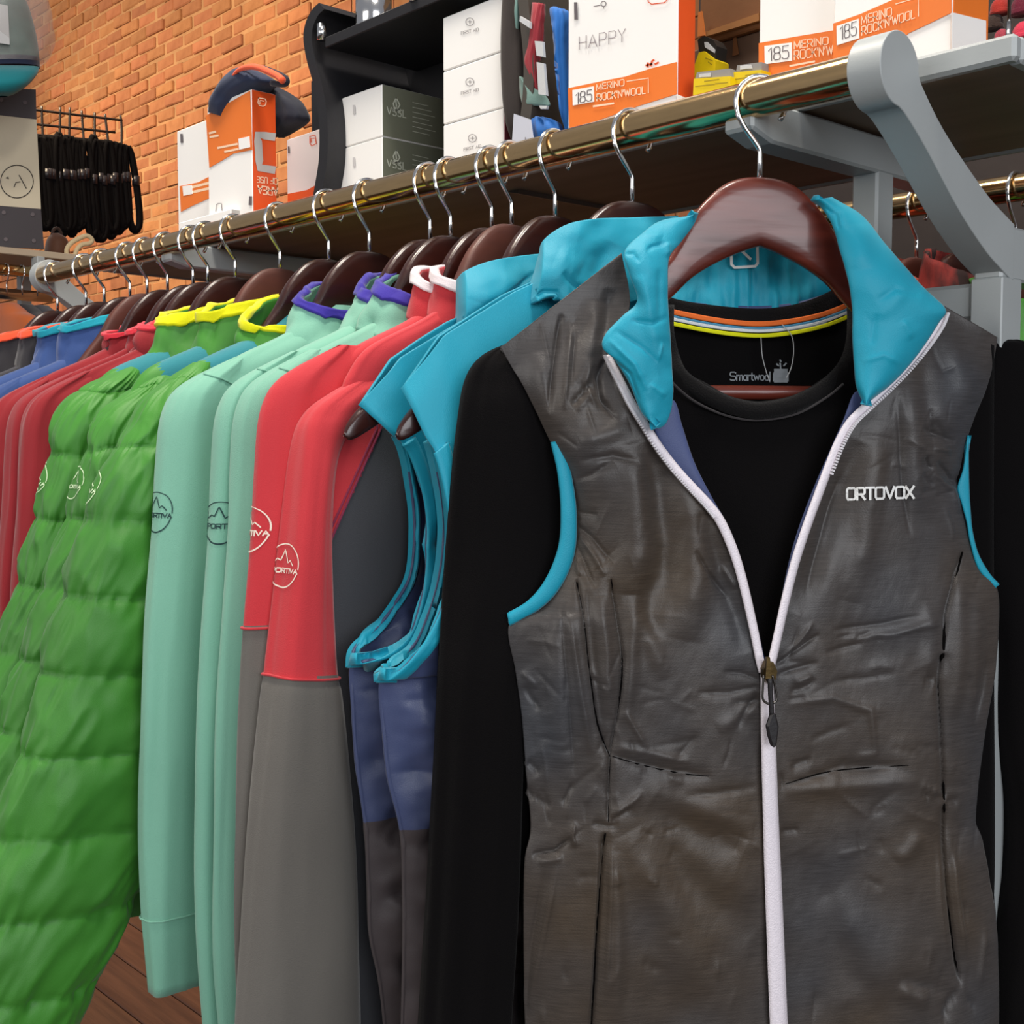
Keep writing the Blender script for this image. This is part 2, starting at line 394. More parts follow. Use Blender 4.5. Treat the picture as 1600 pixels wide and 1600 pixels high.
def wobble(ang, z, k1=3, seed=0):
    return vnoise(np.cos(ang)*k1*.5+5, np.sin(ang)*k1*.5+z*0, z*4.0, seed)
class Pillow:
    """closed loft of rings; rows: (z or y, left, right, half thickness, centre n)"""
    def __init__(s, g, rows, px=False, nv=90, nu=44, p=2.4, disp=None):
        s.g = g; R = []
        for r in rows:
            y, l, q, t, n0 = r
            if px:
                al, zl = g.px(l, y, n0); 
                if q is None: ar, zr = -al, zl
                else: ar, zr = g.px(q, y, n0)
                c = g.P((al+ar)/2, n0, (zl+zr)/2)-CAM; cb = abs(c[:2]@g.N[:2])/np.linalg.norm(c[:2]); tb = math.sqrt(max(1/cb**2-1, 0))
                h = (ar-al)/2; hh = math.sqrt(max(h*h-(t*tb)**2, (.45*h)**2)); m = (al+ar)/2
                R.append((m-hh, zl, m+hh, zr, t, n0))
            else: R.append((l, y, q, y, t, n0))
        s.R = spl(np.array(R, float), nv); s.nv, s.nu, s.p = nv, nu, p
        s.ang = np.linspace(0, 2*math.pi, nu, endpoint=False); s.disp = disp
        v = np.repeat(np.arange(nv)[:, None], nu, 1).astype(float); s.V = s.at(v, np.repeat(s.ang[None], nv, 0))
    def at(s, v, ang, off=0.0):
        v = np.clip(v, 0, s.nv-1.0001); i = v.astype(int); f = (v-i)[..., None]; r = s.R[i]*(1-f)+s.R[np.minimum(i+1, s.nv-1)]*f
        al, zl, ar, zr, t, n0 = [r[..., k] for k in range(6)]
        e = 2/s.p; cs, sn = np.cos(ang), np.sin(ang); da = np.sign(cs)*np.abs(cs)**e; dn = np.sign(sn)*np.abs(sn)**e
        h = (ar-al)/2; z = (zl+zr)/2+(zr-zl)/2*da
        na, nn = cs/np.maximum(np.abs(h), .004), sn/np.maximum(t, .004); L = np.sqrt(na*na+nn*nn)+1e-9; na, nn = na/L, nn/L
        d = off + (s.disp(v/(s.nv-1), ang, z, (al+ar)/2+h*da) if s.disp else 0.0)
        return s.g.P((al+ar)/2+h*da+na*d, n0+t*dn+nn*d, z)
    def build(s, name, mat, parent, mats=None, fm=None, cap_top=True, cap_bot=False):
        F_ = grid_faces(s.nv, s.nu, True).tolist(); V = s.V.reshape(-1, 3)
        if cap_top: F_.append(list(range(s.nu))[::-1])
        if cap_bot: F_.append([(s.nv-1)*s.nu+j for j in range(s.nu)])
        k = None
        if fm is not None:
            A, N_, Z = s.g.inv(s.V); k = []
            for q in F_: c = np.array(q); c = np.stack([c//s.nu, c % s.nu]); k.append(int(fm(A[c[0], c[1]].mean(), N_[c[0], c[1]].mean(), Z[c[0], c[1]].mean())))
        return mk(name, V, F_, mat, parent, True, mats=mats, fm=k)
def folds(amp, kz=2.2, ka=2.0, seed=0, fine=.25):
    def f(v, ang, z, a):
        return amp*(vnoise(np.cos(ang)*ka+9, np.sin(ang)*ka+3, z*kz, seed) + fine*vnoise(np.cos(ang)*ka*3, np.sin(ang)*ka*3, z*kz*5, seed+5))
    return f
def quilt(amp, period, z0, seed=0, slope=0.0, wr=.0035):
    def f(v, ang, z, a):
        s_ = ang*.07
        ph = (z-z0+slope*a+.005*vnoise(s_*14, z*5, 0, seed))/period; q = np.abs(np.sin(math.pi*ph)); seam = np.exp(-(q/.30)**2)
        rid = 1-np.abs(vnoise(s_*26+z*16, z*9-s_*7, 0, seed+8))*2; rid2 = 1-np.abs(vnoise(s_*17-z*21, z*10+s_*9, 0, seed+12))*2
        puck = vnoise(s_*150+z*20, z*13, 0, seed+2)
        return np.clip(v*7-.25, 0.03, 1)*(amp*(q**.42-.7) + wr*(.17*rid+.15*rid2+.42*fbm(s_*14, z*10, 0, seed, 3)+.20*seam*puck+.13*(1-np.abs(vnoise(s_*58+z*26, z*24-s_*18, 0, seed+21))*2)))
    return f
def collar(g, parent, m, aw, nw, zb, zt, n0=0.0, open_=0.35, flare=1.0, th=.003, seed=0, amp=.002, name='collar', na=60, nz=14, trim=None, trim_h=.18, trim_name='collar_trim', lean=0.0, tilt=0.0, droop=0.0):
    """standing collar around the neck; zb/zt = (back, front) heights; open_ = half opening angle at the front"""
    an = np.linspace(open_, 2*math.pi-open_, na); w = np.linspace(0, 1, nz)
    A_, W_ = np.meshgrid(an, w); c = (1+np.cos(A_))/2
    zb_ = zb[0]+(zb[1]-zb[0])*c; zt_ = zt[0]+(zt[1]-zt[0])*c
    zt_ = zt_-droop*np.sin(A_)**2; z = zb_+(zt_-zb_)*W_; k = 1+(flare-1)*W_
    nz_ = amp*(fbm(np.cos(A_)*3, np.sin(A_)*3, W_*1.5, seed, 2))
    def S(k_, z_, off): return g.P((aw*k_+nz_+off)*np.sin(A_)+tilt*z_, n0+lean*W_+(nw*k_+nz_+off)*np.cos(A_), z_)
    V = S(k, z, 0.0)
    v, f = shell(V[:, ::-1], th); o = mk(name, v, f, m, parent, True)
    if trim:
        w2 = np.linspace(1-trim_h, 1.04, 6); A_, W_ = np.meshgrid(an, w2); c = (1+np.cos(A_))/2
        zb_ = zb[0]+(zb[1]-zb[0])*c; zt_ = zt[0]+(zt[1]-zt[0])*c-droop*np.sin(A_)**2; nz_ = amp*(fbm(np.cos(A_)*3, np.sin(A_)*3, W_*1.5, seed, 2)); k = 1+(flare-1)*W_
        V = g.P((aw*k+nz_+.0012)*np.sin(A_)+tilt*(zb_+(zt_-zb_)*W_), n0+lean*W_+(nw*k+nz_+.0012)*np.cos(A_), zb_+(zt_-zb_)*W_)
        v, f = shell(V[:, ::-1], th+.0026); mk(trim_name, v, f, trim, parent, True)
    return o
STROKES = {'O': (1.0, [[(.15, 0), (.85, 0), (1, .15), (1, .85), (.85, 1), (.15, 1), (0, .85), (0, .15), (.15, 0)]]), 'R': (.9, [[(0, 0), (0, 1), (.75, 1), (.9, .86), (.9, .56), (.75, .42), (0, .42)], [(.45, .42), (.9, 0)]]),
 'T': (.9, [[(0, 1), (.9, 1)], [(.45, 1), (.45, 0)]]), 'V': (1.0, [[(0, 1), (.5, 0), (1, 1)]]), 'X': (.9, [[(0, 0), (.9, 1)], [(0, 1), (.9, 0)]]), 'S': (.8, [[(.8, .9), (.65, 1), (.12, 1), (0, .86), (0, .64), (.12, .52), (.68, .5), (.8, .38), (.8, .14), (.68, 0), (.1, 0), (0, .1)]]),
 'P': (.8, [[(0, 0), (0, 1), (.65, 1), (.8, .86), (.8, .58), (.65, .45), (0, .45)]]), 'I': (.0, [[(0, 0), (0, 1)]]), 'A': (.9, [[(0, 0), (.45, 1), (.9, 0)], [(.18, .35), (.72, .35)]]), 'L': (.7, [[(0, 1), (0, 0), (.7, 0)]]), 'C': (.8, [[(.8, .85), (.68, 1), (.14, 1), (0, .86), (0, .14), (.14, 0), (.68, 0), (.8, .15)]]),
 'H': (.8, [[(0, 0), (0, 1)], [(.8, 0), (.8, 1)], [(0, .5), (.8, .5)]]), 'Y': (.8, [[(0, 1), (.4, .48), (.8, 1)], [(.4, .48), (.4, 0)]]), 'M': (1.05, [[(0, 0), (0, 1), (.525, .12), (1.05, 1), (1.05, 0)]]), 'E': (.7, [[(.7, 1), (0, 1), (0, 0), (.7, 0)], [(0, .52), (.6, .52)]]), 'N': (.85, [[(0, 0), (0, 1), (.85, 0), (.85, 1)]]),
 'K': (.8, [[(0, 0), (0, 1)], [(.8, 1), (0, .42)], [(.25, .6), (.8, 0)]]), 'W': (1.2, [[(0, 1), (.3, 0), (.6, .9), (.9, 0), (1.2, 1)]]), "'": (.05, [[(.05, 1), (.0, .75)]]), ' ': (.4, []), 'F': (.7, [[(.7, 1), (0, 1), (0, 0)], [(0, .52), (.58, .52)]]), 'D': (.8, [[(0, 0), (0, 1), (.6, 1), (.8, .8), (.8, .2), (.6, 0), (0, 0)]]), 'U': (.8, [[(0, 1), (0, .15), (.15, 0), (.65, 0), (.8, .15), (.8, 1)]]), 'G': (.85, [[(.8, .85), (.68, 1), (.14, 1), (0, .86), (0, .14), (.14, 0), (.7, 0), (.82, .12), (.82, .48), (.5, .48)]]),
 '1': (.35, [[(0, .78), (.32, 1), (.32, 0)]]), '8': (.75, [[(.15, .52), (.03, .66), (.03, .86), (.18, 1), (.57, 1), (.72, .86), (.72, .66), (.6, .52), (.15, .52), (0, .36), (0, .14), (.15, 0), (.6, 0), (.75, .14), (.75, .36), (.6, .52)]]), '5': (.72, [[(.68, 1), (.08, 1), (.04, .56), (.2, .62), (.56, .62), (.72, .48), (.72, .14), (.57, 0), (.14, 0), (0, .12)]]),
 's': (.5, [[(.48, .5), (.38, .6), (.1, .6), (.02, .5), (.1, .33), (.4, .28), (.5, .15), (.4, 0), (.1, 0), (0, .1)]]), 'm': (.85, [[(0, 0), (0, .6)], [(0, .45), (.15, .6), (.35, .6), (.43, .5), (.43, 0)], [(.43, .45), (.57, .6), (.77, .6), (.85, .5), (.85, 0)]]), 'a': (.5, [[(.5, .6), (.5, 0)], [(.5, .5), (.4, .6), (.12, .6), (0, .48), (0, .12), (.12, 0), (.4, 0), (.5, .12)]]), 'r': (.3, [[(0, 0), (0, .6)], [(0, .42), (.14, .6), (.3, .6)]]), 't': (.3, [[(.12, .85), (.12, .08), (.3, 0)], [(0, .6), (.3, .6)]]), 'w': (.75, [[(0, .6), (.18, 0), (.37, .55), (.56, 0), (.75, .6)]]), 'o': (.55, [[(.14, 0), (.42, 0), (.55, .14), (.55, .46), (.42, .6), (.14, .6), (0, .46), (0, .14), (.14, 0)]]), 'l': (.0, [[(0, 0), (0, 1)]])}
def text_polys(s, h, gap=.22, aspect=1.0):
    x = 0; out = []
    for c in s:
        w, st = STROKES[c]
        for p in st: out.append(np.array([(x+q[0]*aspect*h, q[1]*h) for q in p]))
        x += (w*aspect+gap)*h
    return out, x-gap*h
def ribbons(polys, width, fn, sub=.004):
    """strokes as flat ribbons carried onto a surface by fn(x, y) -> world"""
    mb = MB()
    for p in polys:
        p = np.asarray(p, float); q = [p[0]]
        for i in range(len(p)-1):
            n = max(1, int(np.linalg.norm(p[i+1]-p[i])/sub))
            for k in range(1, n+1): q.append(p[i]+(p[i+1]-p[i])*k/n)
        q = np.array(q); T = np.gradient(q, axis=0); T /= np.linalg.norm(T, axis=1)[:, None]+1e-12; S = np.stack([-T[:, 1], T[:, 0]], 1)
        q[0] -= T[0]*width/2; q[-1] += T[-1]*width/2
        l, r = q+S*width/2, q-S*width/2; m = len(q)
        V = np.vstack([fn(l[:, 0], l[:, 1]), fn(r[:, 0], r[:, 1])])
        mb.add(V, [[i, m+i, m+i+1, i+1] for i in range(m-1)])
    return mb
def circ_poly(r, n=40, a0=0, a1=2*math.pi, cx=0, cy=0): return np.array([(cx+r*math.cos(t), cy+r*math.sin(t)) for t in np.linspace(a0, a1, n)])
def mountain_logo(pil, v0, ang0, r, matl, parent, circ):
    polys = [circ_poly(r, 30, math.radians(-8), math.radians(188)), circ_poly(r, 30, math.radians(200), math.radians(340)), np.array([(-.9, -.05), (-.45, .28), (-.28, .2), (-.05, .72), (.22, .1), (.38, .22), (.62, .0)])*r]
    tp, w = text_polys('SPORTIVA', r*.19, .3, 1.25); polys += [t+[-w/2, -r*.36] for t in tp]
    i0 = int(v0); zc_ = (pil.R[:, 1]+pil.R[:, 3])/2; dz = abs(zc_[i0+3]-zc_[i0-3])/6
    q0, q1 = pil.at(np.array([v0, v0]), np.array([ang0-.35, ang0+.35])); circ = np.linalg.norm(q1-q0)/.7
    def fn(x, y): return pil.at(v0-y/dz, ang0-x/circ, .0006)
    return ribbons(polys, r*.06, fn, .0015).build('sleeve_logo', matl, parent)

BODY = [(-.108, .050, .012, 0), (-.122, .066, .020, 0), (-.140, .098, .024, 0), (-.163, .147, .026, 0), (-.185, .167, .026, 0), (-.200, .174, .026, 0), (-.225, .187, .027, 0), (-.28, .194, .030, 0), (-.40, .190, .032, 0), (-.55, .195, .032, 0), (-.70, .203, .032, 0)]
SLEEVE = [(-.1605, -.146, -.120, .004, .0), (-.170, -.166, -.120, .011, .0), (-.180, -.186, -.122, .016, .0), (-.190, -.201, -.125, .020, .0), (-.202, -.2105, -.128, .0225, .0), (-.222, -.2175, -.132, .024, .001), (-.26, -.2225, -.138, .025, .004), (-.31, -.228, -.136, .024, .008), (-.40, -.239, -.138, .022, .012), (-.50, -.2455, -.144, .021, .014), (-.62, -.2495, -.152, .019, .014), (-.70, -.246, -.160, .017, .014), (-.72, -.245, -.162, .016, .014)]
def body_rows(k=1.0, tk=1.0, hem=-.70, dn=0.0): return [(z if i < 10 else hem, -w*k, w*k, t*tk, n+dn) for i, (z, w, t, n) in enumerate(BODY)]
def sleeve_rows(side=-1, tk=1.0, end=-.72, da=0.0):
    r = [(z, l+da, q+da, t*tk, n) for z, l, q, t, n in SLEEVE if z > end+.05] + [(end, SLEEVE[-1][1]+da, SLEEVE[-1][2]+da, SLEEVE[-1][3]*tk, SLEEVE[-1][4])]
    return r if side < 0 else [(z, -q, -l, t, n) for z, l, q, t, n in r]
def garment(name, g, label, cat, group=None): return thing(name, (g.X, 0, ZR-.70), label, cat, group)

# ------------------------------------------------------------------ colours of the clothes
C_turq = fab('turquoise_shell', '#089db8', .55, .10, .15, .18, spec=.45); C_navy = fab('slate_blue_quilt', '#454f74', .42, .18, .15, .15, spec=.5)
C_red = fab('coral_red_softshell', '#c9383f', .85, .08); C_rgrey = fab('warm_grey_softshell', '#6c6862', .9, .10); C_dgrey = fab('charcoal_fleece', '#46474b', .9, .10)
C_mint = fab('mint_fleece', '#82bba4', .9, .07); C_purple = fab('purple_binding', '#3c2f9c', .8, .06); C_whitetrim = fab('pinkish_white_binding', '#f0e4e6', .8, .04)
C_green = fab('leaf_green_nylon', '#428c2c', .5, .25, .1, .15, nscale=5, spec=.45); C_teal = fab('teal_stretch_panel', '#2f8792', .75, .10); C_yellow = fab('acid_yellow_binding', '#f0ea00', .7, .06)
C_maroon = fab('brick_red_softshell', '#97262d', .85, .12); C_maroon_l = fab('bright_red_lining', '#ea3b4a', .8, .05); C_blue = fab('denim_blue_nylon', '#33508c', .6, .15); C_tealtrim = fab('cyan_binding', '#189fb4', .7, .05)
C_dark = fab('black_knit', '#0a0809', .95, .2, .03, .3, spec=.12); C_coral = fab('coral_orange_binding', '#ff5a36', .7, .05); C_char = fab('charcoal_nylon', '#2c2a2f', .7, .1)
C_taupe_low = fab('dark_taupe_quilt', '#4a4243', .5, .15, .1, .15, spec=.4); C_inkdark = mat('dark_teal_print', '#123c3c', .7, noise=(40, .1), bump=(200, .02)); C_inkpale = mat('pale_print', '#f2e0d0', .7, noise=(40, .04), bump=(200, .02)); C_inkgreen = mat('pale_green_print', '#d8efc4', .7, noise=(40, .04), bump=(200, .02))
C_logo = mat('white_transfer_print', '#efefec', .55, noise=(60, .03), bump=(200, .02))

ST = dict(vest=-.056, A=-.173, B=-.256, RA=-.308, RB=-.333, M3=-.388, M2=-.417, M1=-.510, G3=-.579, G2=-.670, G1=-.763, R3=-.825, R2=-.86, R1=-.924, R0=-.978, B2=-1.026, B1=-1.102, O2=-1.159, O1=-1.255)
DV = math.radians(31.8)
# ------------------------------------------------------------------ mint fleeces
def longsleeve(key, name, label, cat, group, m_body, m_sleeve=None, dl=0.0, tk=.8, fold=.0035, seed=1, hem=-.70, end=-.72, rows=None, rowspx=True, disp=None, bdisp=None, sl_mats=None, sl_fm=None, b_mats=None, b_fm=None, k=1.0, da=0.0, bres=(80, 56), res=(110, 56)):
    g = GF(ST[key], math.radians(dl)); r = garment(name, g, label, cat, group)
    b = Pillow(g, body_rows(k, tk, hem), nv=bres[0], nu=bres[1], disp=bdisp or folds(fold, seed=seed)); b.build('body', m_body, r, mats=b_mats, fm=b_fm)
    s = Pillow(g, rows, px=True, nv=res[0], nu=res[1], disp=disp or folds(fold, seed=seed+1)) if rows else Pillow(g, sleeve_rows(-1, tk, end, da), nv=110, nu=56, disp=disp or folds(fold, seed=seed+1))
    s.build('sleeve', m_sleeve or m_body, r, mats=sl_mats, fm=sl_fm, cap_bot=True)
    s2 = Pillow(g, sleeve_rows(1, tk, end), nv=70, nu=36, disp=disp or folds(fold, seed=seed+2)); s2.build('sleeve', m_sleeve or m_body, r, mats=sl_mats, fm=sl_fm, cap_bot=True)
    return g, r, b, s
def seam_line(pil, pts, m, parent, name='seam', rad=.0009, off=.0008):
    """pts: (v, ang) pairs on the loft surface"""
    P = spl(pts, 40); V = pil.at(P[:, 0], P[:, 1], off)
    return MB().tube(V, rad, 6).build(name, m, parent, True)
for key, lab, sd in (('M1', 'mint green fleece pullover with purple collar binding, beside the green quilted jackets', 3), ('M2', 'mint green fleece pullover, the middle one, with a whole round dark logo on its sleeve', 13), ('M3', 'mint green fleece pullover mostly hidden behind the coral red jackets', 23)):
    g, r, b, s = longsleeve(key, 'fleece_pullover', lab, 'pullover', 'mint pullovers on the front rail', C_mint, tk=.78 if key != 'M1' else .95, seed=sd, end=-.705 if key == 'M1' else -.73, fold=.0040)
    collar(g, r, C_mint, .092, .042, (-.132, -.160), (-.082, -.118), open_=.25, flare=.76, seed=sd, amp=.006, droop=.008, trim=C_purple, trim_h=.20, th=.004)
    dz = abs(s.R[-1, 1]-s.R[0, 1])/(s.nv-1)
    if key != 'M3': mountain_logo(s, float(np.interp(.293 if key == 'M1' else .297, -(s.R[:, 1]+s.R[:, 3])/2, np.arange(s.nv))), math.pi*(1.0 if key == 'M1' else .88), .0160, C_inkdark, r, .042)
    seam_line(s, [(s.nv*.42/9*2+6, math.pi*.97), (s.nv*.42/9*2+9, math.pi*.72), (s.nv*.42/9*2+14, math.pi*.52), (s.nv*.42/9*2+24, math.pi*.36)], C_mint, r, 'shoulder_seam')
    if key == 'M1': seam_line(s, [(s.nv-9, math.pi*t) for t in np.linspace(.2, 1.2, 12)], C_mint, r, 'cuff_seam')
# ------------------------------------------------------------------ coral red jackets
RA_rows = [(572, 594, 630, .003, .0), (584, 571, 624, .007, .0), (596, 548, 616, .010, .0), (608, 526, 606, .0125, .0), (620, 507, 594, .0140, .0), (632, 490, 580, .0150, .0), (648, 475, 564, .016, .0), (672, 463, 546, .017, .001), (720, 453.5, 526, .018, .003), (800, 445, 518, .018, .006), (900, 434.5, 518, .018, .009), (1020, 421.5, 523, .018, .012), (1060, 417.5, 527, .0185, .013), (1100, 412, 534, .019, .014), (1300, 392, 552, .020, .014), (1500, 378, 560, .021, .014), (1600, 372, 562, .021, .014), (1720, 366, 564, .021, .014)]
for key, lab, sd in (('RA', 'coral red and grey softshell jacket whose grey chest panel shows beside the turquoise vests', 41), ('RB', 'coral red and grey softshell jacket next to the mint pullovers', 51)):
    zsplit = -.4055 if key == 'RA' else -.370
    def chest(a, n, z):   # grey panel inside a curved seam; body below coloured dark grey for gap shade
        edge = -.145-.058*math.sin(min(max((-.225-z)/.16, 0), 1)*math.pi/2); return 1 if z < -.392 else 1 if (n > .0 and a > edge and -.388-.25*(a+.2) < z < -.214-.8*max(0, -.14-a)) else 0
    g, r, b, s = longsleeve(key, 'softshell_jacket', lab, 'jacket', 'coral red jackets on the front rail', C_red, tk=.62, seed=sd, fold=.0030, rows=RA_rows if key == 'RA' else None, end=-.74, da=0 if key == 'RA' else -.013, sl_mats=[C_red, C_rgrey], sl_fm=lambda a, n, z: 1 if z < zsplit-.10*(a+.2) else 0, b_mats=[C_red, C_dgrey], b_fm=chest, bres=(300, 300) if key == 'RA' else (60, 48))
    collar(g, r, C_red, .082, .034, (-.122, -.158), (-.086, -.122), open_=.2, flare=.92, seed=sd, amp=.002, trim=C_whitetrim, trim_h=.20, th=.0045)
    if key == 'RA':
        zz_ = np.linspace(-.218, -.386, 50); aa_ = -.145-.058*np.sin(np.clip((-.225-zz_)/.16, 0, 1)*math.pi/2)-.0008
        for off_ in (0.0, .0035):
            v_ = np.interp(-zz_, -b.R[:, 1], np.arange(b.nv)); da_ = (aa_-off_)/((b.R[v_.astype(int), 2]-b.R[v_.astype(int), 0])/2); an_ = np.arccos(np.clip(np.sign(da_)*np.abs(da_)**(b.p/2), -1, 1))
            MB().tube(b.at(v_, an_, .0006), .0010, 6).build('chest_seam', fab('plum_stitching', '#8e2f4c', .8), r, True)
    dz = abs(s.R[-1, 1]-s.R[0, 1])/(s.nv-1)
    vv = np.array([i for i in range(s.nv)]); v0 = float(np.interp(-zsplit, -(s.R[:, 1]+s.R[:, 3])/2, vv))
    MB().tube(s.at(np.array([v0+.10*c/dz*0 for c in range(40)])+0.9*np.cos(np.linspace(0, 2*math.pi, 40))*0, np.linspace(0, 2*math.pi, 40), .0010)+np.array([0, 0, 0]), .0011, 6).build('sleeve_seam', C_red, r, True)
    mountain_logo(s, float(np.interp(.325 if key == 'RA' else .297, -(s.R[:, 1]+s.R[:, 3])/2, vv)), math.pi*(1.0 if key == 'RA' else 1.06), .0160, C_inkpale, r, .026 if key == 'RA' else .034)
# ------------------------------------------------------------------ green quilted jackets
def gl(a, n, z): return 1 if (abs(a) < .142 and z > -.215 and n > -.03) else 0
GR = dict(
 G3=[(566, 302, 330, .006, .006), (578, 282, 326, .012, .007), (592, 258, 322, .017, .008), (606, 239, 316, .021, .009), (622, 224, 312, .024, .010), (642, 213, 308, .026, .012), (664, 203, 304, .027, .013), (700, 176, 302, .029, .014), (760, 150, 302, .031, .016), (860, 120, 300, .031, .018), (960, 90, 296, .031, .020), (1060, 62, 288, .031, .020), (1130, 42, 282, .031, .020), (1200, 20, 270, .031, .020), (1300, 0, 250, .031, .020), (1400, -22, 206, .030, .020), (1500, -42, 160, .030, .020), (1600, -62, 112, .028, .020), (1720, -80, 70, .026, .02)],
 G2=[(582, 248, 274, .006, .006), (594, 229, 272, .012, .007), (606, 211, 268, .017, .008), (620, 192, 264, .021, .009), (640, 167, 256, .024, .010), (680, 141, 240, .026, .012), (760, 120, 235, .029, .014), (860, 90, 225, .030, .016), (980, 50, 205, .030, .018), (1060, 20, 190, .030, .018), (1120, 0, 180, .030, .018), (1250, -40, 150, .030, .018), (1400, -80, 100, .030, .018), (1600, -130, 40, .028, .018)],
 G1=[(572, 198, 222, .006, .006), (582, 179, 218, .012, .007), (594, 156, 212, .017, .008), (606, 134, 206, .021, .009), (625, 112, 198, .024, .010), (660, 95, 180, .025, .012), (740, 75, 175, .028, .014), (800, 60, 165, .029, .016), (880, 40, 155, .029, .018), (960, 15, 140, .029, .018), (1010, 0, 130, .029, .018), (1200, -60, 85, .029, .018), (1400, -110, 40, .028, .018)])
for key, lab, sd in (('G3', 'leaf green quilted jacket, the foremost one, against the mint pullovers', 61), ('G2', 'leaf green quilted jacket, the middle of the three green ones', 71), ('G1', 'leaf green quilted jacket, the rearmost one, against the brick red jackets', 81)):
    g, r, b, s = longsleeve(key, 'quilted_jacket', lab, 'jacket', 'green quilted jackets on the front rail', C_green, tk=.95, seed=sd, rows=GR[key], res=(240, 120), disp=quilt(.0072, .066, -.20, sd, .10, .0105), bdisp=quilt(.004, .07, -.2, sd+4, 0, .003), b_mats=[C_green, C_teal], b_fm=gl)
    collar(g, r, C_green, .098, .040, (-.132, -.172), (-.086, -.122 if key == 'G3' else -.090), open_=.3, flare=.88, seed=sd, amp=.006, droop=.020, trim=C_yellow, trim_h=.17, th=.005)
    vv = np.arange(s.nv); dz = abs(s.R[-1, 1]-s.R[0, 1])/(s.nv-1)
    mountain_logo(s, float(np.interp(.275, -(s.R[:, 1]+s.R[:, 3])/2, vv)), math.pi*(1.07 if key == 'G3' else 1.1), .0155, C_inkgreen, r, .06)
# ------------------------------------------------------------------ brick red, blue and coral trimmed jackets at the far end
for key, lab, sd in (('R3', 'brick red softshell jacket, the nearest of the dark red ones, next to the green jackets', 91), ('R2', 'brick red softshell jacket, second of the dark red ones', 95), ('R1', 'brick red softshell jacket beside the blue jacket', 99)):
    g, r, b, s = longsleeve(key, 'softshell_jacket', lab, 'jacket', 'brick red jackets on the front rail', C_maroon, tk=.8, seed=sd, fold=.005, rows=None)
    collar(g, r, C_maroon, .088, .036, (-.130, -.165), (-.096, -.102), open_=.3, flare=.86, seed=sd, amp=.008, droop=.014, trim=C_maroon_l, trim_h=.10, th=.004, trim_name='collar_lining')
for key, nm, lab, m1, tr, sd in (('B2', 'insulated_jacket', 'denim blue jacket with a cyan collar edge beside the brick red jackets', C_blue, C_tealtrim, 103), ('B1', 'insulated_jacket', 'denim blue jacket at the back, hidden but for its shoulder', C_blue, C_tealtrim, 107), ('O2', 'softshell_jacket', 'charcoal jacket with coral orange collar edge, nearer one at the far end', C_char, C_coral, 111), ('O1', 'softshell_jacket', 'charcoal jacket with coral orange collar edge, last on the rail', C_char, C_coral, 115)):
    g, r, b, s = longsleeve(key, nm, lab, 'jacket', 'jackets at the far end of the rail', m1, m_sleeve=C_coral if nm == 'softshell_jacket' else None, tk=.9, seed=sd, fold=.006)
    collar(g, r, m1, .092, .040, (-.128, -.16), (-.078, -.080), open_=.3, flare=.92, seed=sd, amp=.005, droop=.020, trim=tr, trim_h=.12, th=.004)

# ------------------------------------------------------------------ hangers on the rail
for key, kd, lab in (('vest', 'near', 'reddish mahogany hanger under the taupe vest, nearest on the rail'), ('A', 'dark', 'mahogany hanger inside the nearer turquoise vest, tip showing at its armhole'), ('B', 'dark', 'mahogany hanger inside the farther turquoise vest, long tip showing at its armhole'), ('RA', 'brown', 'matte brown hanger beside the turquoise collars'), ('RB', 'dark', 'mahogany hanger in the coral jacket next to the mint pullovers'), ('M3', 'dark', 'mahogany hanger in the mint pullover beside the coral jackets'), ('M2', 'dark', 'mahogany hanger in the middle mint pullover'), ('M1', 'dark', 'mahogany hanger in the mint pullover beside the green jackets'), ('G3', 'dark', 'mahogany hanger in the foremost green jacket'), ('G2', 'brown', 'matte brown hanger in the middle green jacket'), ('G1', 'dark', 'mahogany hanger in the rearmost green jacket'), ('R3', 'dark', 'mahogany hanger in the nearest brick red jacket'), ('R2', 'dark', 'mahogany hanger in the second brick red jacket'), ('R1', 'dark', 'mahogany hanger in the brick red jacket beside the blue jacket'), ('R0', 'brown', 'matte brown hanger between the brick red and the blue jackets'), ('B2', 'dark', 'mahogany hanger in the cyan edged blue jacket'), ('B1', 'dark', 'mahogany hanger in the hidden blue jacket'), ('O2', 'dark', 'mahogany hanger in the nearer coral edged jacket'), ('O1', 'dark', 'mahogany hanger in the last coral edged jacket on the rail')):
    hanger(ST[key], DV if key == 'vest' else math.radians(0 if key == 'B' else 12 if key == 'A' else random.uniform(-2, 2)), kd, lab, dict(vest='short', A='mid', B='long', RA='slim', RB='slim').get(key, 'mid'))
# ------------------------------------------------------------------ panels traced in the plane of a garment
def seg_field(x, y, L):
    h = np.zeros_like(x)
    for c in L:
        pts = np.array(c[0], float); w, am = c[1], c[2]; best = np.full(x.shape, 1e9); tt = np.zeros_like(x); tot = np.linalg.norm(np.diff(pts, axis=0), axis=1); cum = np.r_[0, np.cumsum(tot)]
        for i in range(len(pts)-1):
            d = pts[i+1]-pts[i]; t = np.clip(((x-pts[i, 0])*d[0]+(y-pts[i, 1])*d[1])/(d@d), 0, 1); q = np.hypot(x-pts[i, 0]-t*d[0], y-pts[i, 1]-t*d[1])
            m = q < best; best = np.where(m, q, best); tt = np.where(m, (cum[i]+t*tot[i])/cum[-1], tt)
        e = c[3] if len(c) > 3 else .25
        tap = np.clip(np.minimum(tt, 1-tt)/e, 0, 1)**.7 if e > 0 else 1.0
        if w <= 10: h += am*tap*(.62*np.exp(-(best/(.5*w))**2)+.38*np.exp(-(best/(1.9*w))**2))
        else: h += am*np.exp(-(best/w)**2)*tap
    return h
